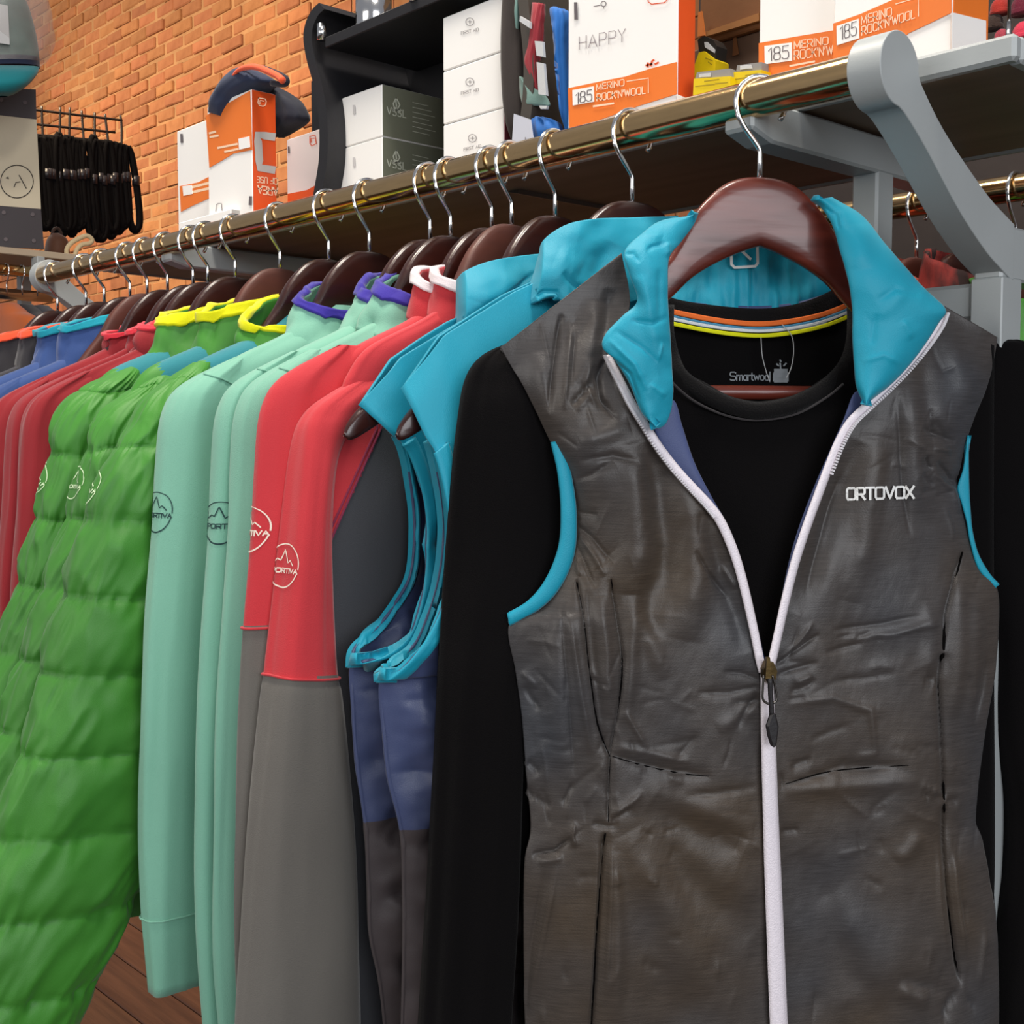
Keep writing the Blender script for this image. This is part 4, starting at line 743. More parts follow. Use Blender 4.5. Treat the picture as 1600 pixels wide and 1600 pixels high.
on_surface_band(RP, [(1228, 1225), (1290, 1207), (1350, 1200), (1420, 1196)], [.8, 1.6, 1.8, .8], 'waist_crease_shade', C_gap, .0008)
# slate lining seen inside the open front
strip(gv, [(1020, 640), (1052, 625), (1066, 665), (1085, 722), (1112, 776), (1140, 826), (1160, 880), (1176, 950), (1190, 1030)], [(1010, 640), (1030, 690), (1060, 735), (1090, 770), (1118, 800), (1138, 845), (1158, 905), (1172, 960), (1188, 1030)], .031, C_lin, 'lining', vr, .003, 60, 14, .0015)
strip(gv, [(1352, 610), (1334, 615), (1318, 655), (1296, 705), (1268, 770), (1246, 830), (1232, 880), (1220, 940), (1206, 1030)], [(1372, 620), (1350, 645), (1325, 680), (1308, 722), (1285, 775), (1262, 835), (1246, 890), (1228, 950), (1208, 1030)], .031, C_lin, 'lining', vr, .003, 60, 14, .0015)
# turquoise collar: left flap folded open, right flap standing, back of the neck
lf = Panel(gv, [(1078, 337, 1092, 333), (1032, 345, 1084, 352), (1001, 366, 1064, 379), (976, 393, 1046, 403), (984, 430, 1044, 452), (995, 470, 1046, 500), (972, 494, 1049, 545), (946, 522, 1051, 590), (942, 544, 1052, 618), (962, 564, 1050, 640), (985, 603, 1042, 660), (1003, 645, 1034, 668), (1023, 665, 1029, 670)], lambda u, v: .020+.026*sm(v/.35)+.008*np.sin(math.pi*u)**.6, 90, 150,
  lambda x, y, u, v: .45*seg_field(x, y, [([(975, 397), (990, 396), (1000, 410)], 4, -.005), ([(1040, 380), (1020, 385), (1010, 392)], 7, -.006), ([(1043, 378), (1045, 400)], 6, .004), ([(1000, 365), (1035, 370)], 10, .004), ([(1000, 430), (1015, 500), (1030, 560)], 12, .005), ([(1030, 420), (1032, 500)], 10, -.004), ([(985, 500), (1020, 505), (1045, 495)], 7, -.005), ([(960, 515), (1000, 540), (1028, 565)], 6, -.0045), ([(1028, 565), (1035, 535)], 5, .004), ([(950, 530), (990, 570), (1010, 610)], 7, .005), ([(960, 560), (985, 585), (1000, 625)], 5, -.005), ([(1015, 600), (1040, 620)], 8, .003)])+.0009*fbm(x/40, y/40, 0, 401, 2)); lf.build('collar_flap', C_turq, vr, .004)
rf = Panel(gv, [(1266, 313, 1300, 308), (1284, 326, 1344, 334), (1300, 352, 1374, 369), (1312, 395, 1402, 402), (1325, 440, 1440, 446), (1331, 480, 1477, 482), (1332, 520, 1466, 506), (1334, 560, 1438, 550), (1336, 600, 1398, 596), (1345, 624, 1366, 622), (1351, 634, 1355, 632)], lambda u, v: .012+.030*sm(v/.45)+.011*np.sin(math.pi*u)**.6, 90, 150,
  lambda x, y, u, v: .5*seg_field(x, y, [([(1290, 325), (1308, 335), (1312, 360)], 5, -.005), ([(1310, 330), (1312, 352)], 6, .004), ([(1340, 350), (1345, 420)], 22, .004), ([(1440, 460), (1400, 452), (1370, 470)], 9, -.0035), ([(1370, 490), (1362, 540)], 9, -.003), ([(1410, 500), (1425, 530)], 8, .003), ([(1345, 565), (1380, 555), (1410, 570)], 8, .003), ([(1420, 445), (1390, 480), (1360, 500)], 12, .003)])+.0009*fbm(x/55, y/55, 0, 411, 2)); rf.build('collar_flap', C_turq, vr, .004)
cb = colpanel([(1040, 430), (1052, 418), (1100, 378), (1150, 355), (1190, 347), (1230, 352), (1280, 374), (1322, 414), (1336, 430)], [(1040, 476), (1052, 478), (1100, 482), (1150, 488), (1190, 489), (1230, 486), (1280, 476), (1322, 458), (1336, 450)], -.042, 120, 40, lambda x, y, u, v: .0035*vnoise(x/11, y/60, 0, 421)*sm(v*1.6-.3)+.002*fbm(x/40, y/40, 0, 423, 2)); cb.build('collar_back', C_turq, vr, .003)
strip(gv, [(1040, 466), (1100, 474), (1190, 478), (1262, 468), (1335, 440)], [(1040, 500), (1100, 500), (1190, 500), (1262, 490), (1335, 465)], -.0405, C_lin, 'lining', vr, .002, 40)
lp = [np.array([(1147, 372), (1178, 369), (1183, 373), (1184, 411), (1180, 416), (1148, 418), (1143, 413), (1142, 377), (1147, 372)]), np.array([(1150, 382), (1150, 378), (1164, 377), (1167, 381), (1167, 387), (1163, 391), (1148, 392)]), np.array([(1158, 391), (1172, 404)])]
ribbons(lp, 4.2, px_map(-.0365), 4).build('collar_emblem', C_logo, vr)
# armhole bindings
strip(gv, [(860, 691), (871, 740), (876, 800), (872, 855), (852, 905), (825, 938), (792, 958)], [(880, 688), (893, 740), (901, 800), (898, 865), (877, 916), (845, 951), (797, 979)], [.0165, .0195, .0205, .020, .019, .018, .016], C_turq, 'armhole_binding', vr, .003, 50, 7, .002)
strip(gv, [(1511, 680), (1505, 730), (1496, 763), (1503, 790), (1510, 816), (1516, 850), (1529, 890), (1555, 919)], [(1514, 680), (1514, 730), (1515, 770), (1517, 800), (1520, 830), (1529, 865), (1546, 895), (1562, 913)], .017, C_turq, 'armhole_binding', vr, .003, 50, 7, .001)
# --- zipper
zr_ = mk('zipper', np.zeros((0, 3)), [], C_zip, vr)
ZL = [(950, 554), (958, 572), (972, 600), (986, 628), (1003, 656), (1028, 696), (1056, 733), (1084, 764), (1108, 790), (1126, 815), (1142, 850), (1155, 888), (1167, 935), (1178, 985), (1187, 1030), (1192, 1050)]
ZRr = [(1473, 488), (1466, 506), (1452, 528), (1434, 552), (1408, 582), (1380, 610), (1352, 636), (1328, 660), (1310, 692), (1294, 732), (1276, 780), (1258, 830), (1242, 880), (1228, 935), (1217, 985), (1207, 1030), (1201, 1050)]
ZC = [(1197, 1046), (1199, 1090), (1200.5, 1150), (1203.5, 1250), (1207, 1350), (1211, 1450), (1217, 1600), (1226, 1780)]
nl = [.026, .034, .0385, .0395, .0395, .0395, .0395, .0395]
edge_band(gv, ZL, [9, 13, 14, 15, 14, 13], nl, C_zip, 'zipper_tape', vr, .0022, 110, .0012)
edge_band(gv, ZRr, [11, 13, 13, 14, 14, 13], nl, C_zip, 'zipper_tape', vr, .0022, 110, .0012)
edge_band(gv, ZC, [17, 21, 23, 24, 26, 27, 28, 30], .0395, C_zip, 'zipper_tape', vr, .0024, 90, .0016)
tz = MB(); C_teeth = mat('grey_white_zipper_teeth', '#d9d5da', .4, noise=(200, .1), bump=(400, .1))
for path, sg in ((ZL, 1), (ZRr, -1)):
    P = spl(path, 150)[:86]; T = np.gradient(P, axis=0); T /= np.linalg.norm(T, axis=1)[:, None]; S = np.stack([-T[:, 1], T[:, 0]], 1)
    for i in range(0, 86):
        c = P[i]+S[i]*sg*6.4; n_ = float(np.interp(i/149, np.linspace(0, 1, 8), nl)); q = [c+T[i]*1.5+S[i]*2, c+T[i]*1.5-S[i]*2, c-T[i]*1.5-S[i]*2, c-T[i]*1.5+S[i]*2]
        q = np.array(q); a_, z_ = gv.px(q[:, 0], q[:, 1], n_); tz.prism(gv.P(a_, np.full(4, n_), z_), (0, 0, 0), gv.N*.0028)
tz.build('zipper_teeth', C_teeth, vr); tag(bpy.data.objects['zipper_teeth'], kind='stuff')
bpy.data.objects.remove(zr_)
C_brass = mat('aged_brass_slider', '#6b5836', .35, metal=.9, noise=(90, .4), bump=(200, .1)); C_pull = mat('black_rubber_pull', '#1b181b', .5, noise=(40, .1), bump=(300, .1))
def pxpoly(pts, n): p = np.array(pts, float); a_, z_ = gv.px(p[:, 0], p[:, 1], n); return gv.P(a_, np.full(len(p), n), z_)
so = MB().prism(pxpoly([(1188, 1044), (1193, 1032), (1203, 1032), (1209, 1046), (1207, 1058), (1201, 1066), (1195, 1066), (1189, 1057)], .041), (0, 0, 0), gv.N*.006).build('zipper_slider', C_brass, vr)
MB().prism(pxpoly([(1196, 1026), (1201, 1026), (1203, 1060), (1194, 1060)], .0475), (0, 0, 0), gv.N*.0025).build('slider_bridge', C_brass, so)
P_ = spl([(1193, 1055), (1192, 1075), (1192, 1092), (1199, 1099), (1208, 1099), (1214, 1091), (1211, 1073), (1207, 1055)], 40); a_, z_ = gv.px(P_[:, 0], P_[:, 1], .0495); MB().tube(gv.P(a_, np.full(40, .0495), z_), .0008, 8).build('pull_ring', mat('dark_steel', '#6e6a66', .3, metal=1.0, noise=(60, .2), bump=(100, .05)), so, True)
P_ = spl([(1203, 1060), (1204, 1085), (1205, 1100), (1206, 1118)], 12); a_, z_ = gv.px(P_[:, 0], P_[:, 1], .050); MB().tube(gv.P(a_, np.full(12, .050), z_), .0017, 8).build('pull_cord', C_pull, so, True)
o = MB().prism(pxpoly([(1202, 1112), (1209, 1112), (1214, 1134), (1212, 1150), (1210, 1166), (1203, 1166), (1198, 1150), (1195, 1133)], .0480), (0, 0, 0), gv.N*.004).build('pull_tab', C_pull, so); o.modifiers.new('bevel', 'BEVEL').width = .0012
# --- chest lettering
tp, w_ = text_polys('ORTOVOX', 17.5, .21, 1.0); fx = 104.0/w_
polys = [np.stack([1323.5+p[:, 0]*fx, 780.5-p[:, 1]-.02*p[:, 0]+.012*np.maximum(p[:, 0]-w_*.75, 0)*8*0], 1) for p in tp]
def on_rp(x, y): n_ = RP.n_at(x, y)+.0020; a_, z_ = gv.px(x, y, n_); return gv.P(a_, n_, z_)
ribbons(polys, 3.6, on_rp, 3).build('chest_lettering', C_logo, vr)
# ------------------------------------------------------------------ cartons on the shelf
def text_px(s, x0, y0, x1, y1, h, gap=.22, aspect=1.0, flip=False):
    tp, w = text_polys(s, 1.0, gap, aspect); e = np.array([x1-x0, y1-y0])/w
    return [np.stack([x0+p[:, 0]*e[0], y0+p[:, 0]*e[1]-(p[:, 1]*h if not flip else -p[:, 1]*h)], 1) for p in tp]
def fy(Y): return lambda x, y: at_y(x, y, Y)
def fx(X): return lambda x, y: at_x(x, y, X)
def face_poly(pts, fn, mat, name, parent, lift):
    p = np.array(pts, float); V = fn(p[:, 0], p[:, 1]); return MB().prism(V, (0, 0, 0), np.array(lift)*.0005).build(name, mat, parent)
def carton(name, label, xl, xr, ypx, Yf, depth, z0, z1, mat_f, mat_s=None, group=None, cat='box', ch=.0012):
    X0, X1 = float(at_y(xl, ypx, Yf)[0]), float(at_y(xr, ypx, Yf)[0]); r = thing(name, ((X0+X1)/2, Yf+depth/2, z0), label, cat, group)
    o = MB().box((X0, Yf, z0), (X1, Yf+depth, z1), ch=ch).build('carton_body', mat_f, r)
    if mat_s: MB().box((X1+.0001, Yf+.0008, z0+.0008), (X1+.0008, Yf+depth-.0008, z1-.0008)).build('side_print', mat_s, r)
    return r, X0, X1
ZS = SH_Z1; G_W = 'white and orange underwear cartons on the shelf'
UPN = (0, -1, 0)
def merino(r, Y, lab, dig, mer, roc, url=None, frame=None, rw="ROCK'N'WOOL"):
    f = fy(Y-.0012); face_poly(lab, f, M_white, 'label_field', r, UPN); f2 = fy(Y-.0020)
    ribbons(text_px('185', *dig), 1.5, f2, 6).build('print_lettering', M_print, r)
    mb = ribbons(text_px('MERINO', *mer, gap=.32), 1.6, f2, 3); m2 = ribbons(text_px(rw, *roc, gap=.30), 1.6, f2, 3); mb.add(np.vstack(m2.v), m2.f)
    if frame: m3 = ribbons([np.array(frame)], 1.6, f2, 20); mb.add(np.vstack(m3.v), m3.f)
    if url: m3 = ribbons([np.array(url)], 3.0, f2, 20); mb.add(np.vstack(m3.v), m3.f)
    mb.build('print_lettering', M_paleprint, r)
# the big HAPPY carton
Y1 = .085
r, X0, X1 = carton('underwear_carton', 'white carton with HAPPY lettering and an orange band, left of the yellow packets', 887, 1058, 150, Y1, .022, ZS, 1.885, M_white, M_orange2, G_W)
face_poly([(888, 138), (950, 125), (977, 120), (1018, 107), (1058, 97), (1058, 147), (1000, 165), (950, 183), (890, 203)], fy(Y1-.0004), M_orange, 'orange_band', r, UPN)
merino(r, Y1, [(895, 141), (928, 135), (928.5, 159), (895.5, 165)], (900, 162, 924.5, 157, 17), (932, 141, 975, 133.5, 9.5), (932.5, 157.5, 1008, 146, 10.5), [(928, 166), (958, 161.5)], [(980, 127), (1013, 122), (1013, 145)])
ribbons(text_px('HAPPY', 905, 77, 977, 64.5, 19.5, .3), 1.3, fy(Y1-.0012), 6).build('print_lettering', mat('thin_grey_ink', '#9a9094', .6, noise=(40, .1), bump=(200, .02)), r)
mb = ribbons([np.array([(1010, 102), (1018, 100)]), np.array([(1012, 104), (1012, 99)]), np.array([(1017, 102), (1019, 95), (1021, 94)]), np.array([(1024, 100), (1028, 98)])], 3.0, fy(Y1-.0012), 4); mb.build('print_sheep', M_orange2, r)
ribbons([np.array([(1011, -6), (1013, 3), (1018, 6.5), (1038, 4), (1043, -1), (1043, -8)])], 1.6, fy(Y1-.0012), 4).build('print_emblem', M_orange2, r)
mb = ribbons([np.array([(899.5, 6), (900, 28)])], 5.2, fy(Y1-.0012), 8); m2 = ribbons([np.array([(928, 10), (938, 8)]), circ_poly(4, 14, cx=943, cy=6), np.array([(943, 10), (943, 13)])], 1.2, fy(Y1-.0012), 4); mb.add(np.vstack(m2.v), m2.f); mb.build('print_pictogram', M_print, r)
p_ = fx(X1+.0012)(np.array([1057.5, 1085, 1085, 1057.5]), np.array([147.5, 158, 215, 205])); MB().prism(p_, (0, 0, 0), (.0004, 0, 0)).build('white_corner', M_white, r)
# the two cartons behind the arm
r, X0, X1 = carton('underwear_carton', 'white carton with an orange 185 band, partly hidden by the carton at the shelf end', 1185.5, 1308, 80, .108, .03, ZS, 1.88, M_white, None, G_W)
Y2 = .108
face_poly([(1186, 67.5), (1240, 58), (1306, 47), (1306, 170), (1186, 190)], fy(Y2-.0004), M_orange, 'orange_band', r, UPN)
merino(r, Y2, [(1195, 72), (1237.5, 66.5), (1238, 95), (1195.5, 100.5)], (1201, 95, 1232, 91, 20), (1241, 76, 1294, 69, 11.5), (1241, 93, 1301, 85, 13.5), [(1235, 103), (1272, 96)], None, "ROCK'N'W")
Y3 = .082
r, X0, X1 = carton('underwear_carton', 'white carton with orange 185 band standing at the shelf end by the grey arm', 1302, 1487, 60, Y3, .050, ZS, 1.86, M_white, M_orange, G_W)
face_poly([(1302.5, 37), (1345, 22), (1395, 0), (1410, -8), (1487, -8), (1487, 20), (1450, 38), (1420, 52), (1380, 85), (1302.5, 110)], fy(Y3-.0004), M_orange, 'orange_band', r, UPN)
merino(r, Y3, [(1307.5, 41), (1342, 29.5), (1343, 60), (1308, 71)], (1313, 62, 1338, 54.5, 21), (1346, 38, 1393, 24.5, 13), (1346.5, 55, 1429, 28, 13), [(1342, 68), (1373, 56)], [(1400, 6), (1435, -4), (1435, 25)])
p_ = fx(X1+.0012)(np.array([1487, 1540, 1540, 1487]), np.array([19.5, 32.5, 120, 120])); MB().prism(p_, (0, 0, 0), (.0004, 0, 0)).build('white_corner', M_white, r)
# cartons at the far end of the shelf
r, X0, X1 = carton('underwear_carton', 'upside-down orange and white carton with AREA OF USE side, under the navy cap', 325, 394, 250, .09, .034, ZS, 1.874, M_white, M_orange2, G_W)
f = fy(.0896)
face_poly([(322, 181), (391, 142), (394.5, 234), (365, 240), (345, 252), (327.5, 262)], f, M_orange, 'orange_band', r, UPN)
face_poly([(373, 217), (390, 213), (391, 230), (374, 234)], fy(.0888), M_white, 'label_field', r, UPN)
[ribbons([np.array(q, float)], 3.2, fy(.0888), 8).build('print_line', M_paleprint, r) for q in ([(341, 231), (370, 225)], [(352, 237), (371, 233)], [(328, 208), (336, 206)], [(329, 214), (340, 212)])]
fs = fx(X1+.0014)
ribbons([np.array([(424.5, 213.5), (402.5, 210.5), (406, 262), (424.5, 265)])], 12.0, fs, 10).build('print_shape', mat('silver_grey_print', '#b9b5b0', .5, noise=(20, .06), bump=(200, .02)), r)
mb = ribbons(text_px('AREA', 434, 294, 403, 290, 12, .25, 1.0, True), 1.9, fs, 5); m2 = ribbons(text_px('OF USE', 434, 279, 402, 276, 9, .25, 1.0, True), 1.3, fs, 5); mb.add(np.vstack(m2.v), m2.f)
m3 = ribbons([np.array([(404, 153), (414, 154.5), (416, 158), (415, 164), (411, 166), (405, 164.5), (403, 160), (404, 153)]), np.array([(406, 162), (406, 157), (412, 158)])], 1.5, fs, 4); m3.build('print_emblem', M_paleprint, r); mb.build('print_lettering', M_paleprint, r)
ribbons([np.array([(391.5, 309), (391, 318)])], 5, fy(.0888), 4).build('print_pictogram', M_print, r)
ribbons([np.array([(337, 330), (338, 320), (341, 318), (346, 318), (347, 329)])], 1.0, fy(.0888), 4).build('print_emblem', M_print, r)
r, X0, X1 = carton('underwear_carton', 'white and orange carton standing behind the upside-down carton at the far end', 277, 336, 250, .128, .03, ZS, float(at_y(277, 205, .128)[2]), M_white, None, G_W)
face_poly([(281, 291), (310, 285), (329, 275), (329, 309), (300, 322), (283, 331)], fy(.1276), M_orange, 'orange_band', r, UPN)
face_poly([(285.5, 291), (300, 289), (301, 303), (287, 306)], fy(.1270), M_white, 'label_field', r, UPN); [ribbons([np.array(q, float)], 4, fy(.1270), 8).build('print_line', M_paleprint, r) for q in ([(302, 292), (326, 286)], [(302, 300), (328, 294)])]
ribbons([np.array([(283.5, 211), (284, 221)])], 4, fy(.1270), 4).build('print_pictogram', M_print, r)
r, X0, X1 = carton('carton', 'low plain white carton lying at the far end of the shelf', 279, 361, 345, .078, .04, ZS, 1.733, M_white, mat('grey_carton_side', '#a8a4a0', .6, noise=(5, .05), bump=(200, .03)), None)
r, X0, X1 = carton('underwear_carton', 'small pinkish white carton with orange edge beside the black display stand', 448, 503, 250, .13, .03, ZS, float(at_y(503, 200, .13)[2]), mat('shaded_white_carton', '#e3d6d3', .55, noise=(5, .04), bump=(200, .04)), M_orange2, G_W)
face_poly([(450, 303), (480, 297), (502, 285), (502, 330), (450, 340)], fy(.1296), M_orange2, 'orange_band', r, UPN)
ribbons([np.array([(484, 213), (492, 211), (494, 224), (487, 228), (484, 224), (484, 213)]), np.array([(486, 222), (486, 216), (491, 216)])], 1.2, fy(.1290), 4).build('print_emblem', M_orange2, r); ribbons([np.array([(451, 230), (451.3, 238)])], 2.6, fy(.1290), 4).build('print_pictogram', M_print, r)
# ------------------------------------------------------------------ black display stand with gift boxes
YD0, YD1 = .100, .235; ZD = 1.7165
ds = thing('display_stand', (float(at_y(650, 250, .17)[0]), .17, ZS), 'black display stand with wavy sides holding the gift boxes', 'display stand')
def wavy(outer, w, name, m):
    P = spl(outer, 40); T = np.gradient(P, axis=0); T /= np.linalg.norm(T, axis=1)[:, None]; S = np.stack([-T[:, 1], T[:, 0]], 1); a_, b_ = P, P-S*w
    poly = np.vstack([a_, b_[::-1]]); V = at_y(poly[:, 0], poly[:, 1], YD0); mb = MB(); n = len(P)
    Q = np.vstack([V, V+[0, YD1-YD0, 0]]); k = 2*n
    Fc = [[i, i+1, k-2-i, k-1-i] for i in range(n-1)] + [[k+i+1, k+i, k+k-1-i, k+k-2-i] for i in range(n-1)]
    for i in range(k): j = (i+1) % k; Fc.append([j, i, k+i, k+j])
    return autosmooth(mk(name, Q, Fc, m, ds))
wavy([(507, 14), (497, 24), (489, 42), (487, 62), (492, 92), (502, 128), (509, 165), (512, 205), (511, 250), (505, 290), (498, 330)], -13, 'wavy_side', M_black)
wavy([(807, -30), (809, 0), (814, 50), (817.5, 90), (817.5, 130), (814, 175), (807, 220), (799, 260), (793, 300)], 16, 'wavy_side', mat('bronze_grey_powder_coat', '#4c463f', .4, noise=(10, .1), bump=(300, .05)))
x0, x1 = float(at_y(520, 200, YD1)[0]), float(at_y(800, 100, YD1)[0])
MB().box((x0-.05, YD1, ZD), (x1+.02, YD1+.004, 1.93)).build('back_panel', M_black, ds)
xl_, xr_ = float(at_y(512, 250, YD0)[0]), float(at_y(790, 200, YD0)[0])
MB().box((xl_, YD0, ZS), (xr_, YD1, ZD), ch=.001).build('base_panel', M_black, ds)
zt = float(at_y(600, 26, YD0)[2]); MB().box((float(at_y(502, 40, YD0)[0])+.004, YD0+.002, zt-.006), (xr_, YD1, zt+.006), ch=.001).build('top_panel', M_black, ds)
for x_ in (507, 652):
    c = at_y(x_, 20, YD0+.006); MB().tube([(c[0], c[1]-.004, zt+.004), (c[0], c[1]-.004, zt+.022)], .0055, 14).build('knob', M_chrome, ds, True)
c = at_y(584, 8, YD0+.03); tn = thing('steel_tin', (c[0], c[1], zt+.006), 'brushed steel tin on top of the black display stand', 'tin'); MB().tube([(c[0], c[1], zt+.006), (c[0], c[1], zt+.008), (c[0], c[1], zt+.05)], [.019, .0205, .0205], 30).build('tin_body', M_chrome, tn, True); MB().tube([(c[0], c[1], zt+.0505), (c[0], c[1], zt+.058)], .0212, 30).build('lid', M_chrome, tn, True)
M_sage = mat('sage_green_carton', '#6d6f5d', .6, noise=(6, .06), bump=(200, .03)); M_wine = mat('wine_red_carton', '#7a2f3e', .55, noise=(6, .08), bump=(200, .03)); M_sageink = mat('silver_sage_ink', '#c4c6b4', .5, noise=(60, .05), bump=(200, .02))
for k, (za, zb, lab) in enumerate(((1.7842, 1.8411, 'upper white and sage green gift box with a campfire emblem'), (ZD, 1.7838, 'lower white and sage green gift box with a campfire emblem'))):
    r, X0, X1 = carton('gift_box', lab, 517.5, 597, 200, .125, .104, za, zb, M_white, M_sage, 'gift boxes in the display stand', 'box')
    dy = 0 if k == 0 else 82
    f = fx(X1+.0014)
    mb = ribbons(text_px('VSSL', 605, 178+dy, 634, 184+dy, 11, .45), 1.4, f, 2); m2 = ribbons([np.array([(619, 153+dy), (614.5, 162+dy), (616, 168+dy), (622, 169+dy), (624.5, 164+dy), (619, 153+dy)]), np.array([(618.5, 158+dy), (619.5, 166+dy)]), np.array([(614, 170+dy), (625, 174+dy)]), np.array([(613.5, 173+dy), (624, 171+dy)])], 2.0, f, 4); mb.add(np.vstack(m2.v), m2.f)
    mb.build('side_emblem', M_sageink, r)
    m3 = ribbons([np.array([(645, 160+dy+i*7.5), (645+24+(i*5) % 14, 165.5+dy+i*7.5+((i*5) % 14)*.25)]) for i in range(7)], .9, f, 20); m3.build('side_print_lines', M_sageink, r)
    ribbons([np.array([(553, 166+dy), (553.5, 176+dy)])], 4, fy(.1242), 4).build('front_print', mat('faint_grey_ink', '#c9c6c6', .6, noise=(40, .05), bump=(200, .02)), r)
M_ink2 = mat('mid_grey_ink', '#8f8a8c', .6, noise=(40, .05), bump=(200, .02))
zz = [1.8783, 1.8240, 1.7702, ZD]
for k in range(3):
    r, X0, X1 = carton('first_aid_box', ('top', 'middle', 'bottom')[k]+' white first aid box with wine red side in its stack', 692, 787, 120, .11, .10, zz[k+1]+.0006, zz[k], M_white, M_wine, 'first aid boxes in the display stand', 'box')
    cy = (34, 128, 216)[k]; cx = (734, 734, 738)[k]
    mb = ribbons([circ_poly(6.2, 24, cx=cx, cy=cy), np.array([(cx-2.6, cy), (cx+2.6, cy)]), np.array([(cx, cy-2.8), (cx, cy+2.8)])], 1.0, fy(.1092), 3); m2 = ribbons(text_px('FIRST AID', cx-13.5, cy+20, cx+13.5, cy+14, 4.6, .3), .7, fy(.1092), 3); mb.add(np.vstack(m2.v), m2.f); mb.build('front_print', M_ink2, r)
# ------------------------------------------------------------------ rucksack, card, yellow packets, brown cartons
gb = GF(0, math.pi/2, (0, .150, ZR))
M_pack = fab('dark_brown_grey_cordura', '#3b3431', .8, .15); M_pblue = fab('bright_blue_ripstop', '#1f6fc4', .6, .2); M_pred = fab('red_ripstop', '#a3303a', .6, .15); M_psage = fab('grey_green_ripstop', '#6f8f88', .6, .15); M_strap = fab('pale_grey_webbing', '#c4c6c8', .7, .05)
rk = thing('rucksack', (float(at_y(845, 200, .15)[0]), .15, ZS), 'dark rucksack with blue sides and red panel between the display stand and the white carton', 'rucksack')
Pillow(gb, [(-60, 806, 892, .02, 0), (-20, 804, 893, .045, 0), (60, 804, 892, .05, 0), (140, 806, 890, .05, 0), (205, 812, 888, .045, 0), (250, 818, 886, .03, 0), (262, 822, 884, .008, 0)], px=True, nv=50, nu=40, disp=folds(.004, 5, 3, 501)).build('pack_body', M_pack, rk, cap_bot=True)
gb2 = GF(0, math.pi/2, (0, .104, ZR))
Pillow(gb2, [(12, 866, 880, .004, 0), (20, 861, 889, .008, 0), (60, 866, 890, .010, 0), (120, 874, 890, .009, 0), (180, 882, 891, .008, 0), (210, 886, 891, .003, 0)], px=True, nv=50, nu=24, disp=folds(.003, 30, 4, 505)).build('side_panel', M_pblue, rk)
Pillow(gb2, [(183, 838, 850, .004, 0), (190, 832, 872, .006, 0), (205, 834, 880, .008, 0), (225, 838, 880, .006, 0)], px=True, nv=30, nu=24, disp=folds(.003, 30, 4, 507)).build('bottom_panel', M_pblue, rk)
Pillow(gb2, [(5, 834, 850, .003, 0), (30, 832, 850, .006, 0), (70, 826, 846, .006, 0), (100, 820, 842, .006, 0), (135, 834, 845, .004, 0), (148, 840, 844, .002, 0)], px=True, nv=40, nu=24, disp=folds(.002, 30, 4, 509)).build('front_panel', M_pred, rk)
Pillow(gb2, [(-10, 806, 816, .003, 0), (20, 804, 814, .004, 0), (45, 806, 811, .002, 0)], px=True, nv=24, nu=20).build('side_pocket', M_psage, rk); Pillow(gb2, [(120, 812, 818, .002, 0), (145, 814, 850, .004, 0), (162, 816, 858, .004, 0), (166, 818, 856, .002, 0)], px=True, nv=30, nu=20, disp=folds(.002, 30, 4, 511)).build('side_pocket', M_psage, rk)
for q in ([(839, 65), (851, 66), (853, 90), (842, 88)], [(842, 98), (853, 100), (857, 150), (845, 148)], [(816, 26), (831, 35), (831, 45), (815, 34)], [(846, 166), (858, 166), (857, 171), (848, 171)]):
    p = np.array(q, float); MB().prism(at_y(p[:, 0], p[:, 1], .097), (0, 0, 0), (0, -.003, 0)).build('webbing_strap', M_strap, rk)
p = np.array([(804, 178), (830, 187), (836, 230), (800, 240)], float); cdo = thing('price_card', at_y(818, 235, .092), 'small pale card leaning at the foot of the rucksack', 'card'); MB().prism(at_y(p[:, 0], p[:, 1], .092), (0, 0, 0), (0, -.001, 0)).build('card_sheet', mat('pale_blue_card', '#c3c6d2', .6, noise=(6, .04), bump=(200, .02)), cdo); ribbons([np.array([(821, 215), (821, 219)])], 1.2, fy(.0905), 3).build('card_print', M_print, cdo)
M_yel = mat('yellow_packet', '#e2c400', .45, noise=(8, .08), bump=(200, .03)); M_pgrey = mat('grey_packet_header', '#8d8a88', .5, noise=(8, .08), bump=(200, .03)); M_pblk = mat('black_packet', '#1a1714', .5, noise=(8, .1), bump=(200, .03)); M_yink = mat('olive_packet_ink', '#a08a10', .5, noise=(30, .1), bump=(200, .02))
def packet(label, body, head, Y, flag, ink, hm):
    c = at_y(np.mean([q[0] for q in body]), max(q[1] for q in body), Y); r = thing('yellow_packet', c, label, 'packet', 'yellow packets on the shelf')
    p = np.array(body, float); MB().prism(at_y(p[:, 0], p[:, 1], Y), (0, 0, 0), (0, .018, 0)).build('packet_body', M_yel, r)
    p = np.array(head, float); MB().prism(at_y(p[:, 0], p[:, 1], Y+.003), (0, 0, 0), (0, .014, 0)).build('packet_header', hm, r)
    p = np.array(flag, float); MB().prism(at_y(p[:, 0], p[:, 1], Y+.0025), (0, 0, 0), (0, -.0006, 0)).build('header_label', M_strap, r)
    ribbons([np.array(q, float) for q in ink], 1.6, fy(Y-.0006), 6).build('packet_print', M_yink, r)
packet('yellow packet with grey header lying in front of the brown cartons', [(1084, 123), (1141, 119), (1141, 160), (1082, 165)], [(1086, 124), (1089, 113), (1141, 107), (1142, 120)], .088, [(1093, 116), (1111, 114), (1111, 120), (1093, 121)], [[(1101, 127), (1123, 124)], [(1087, 135), (1116, 132)], [(1118, 131), (1136, 129)]], M_pgrey)
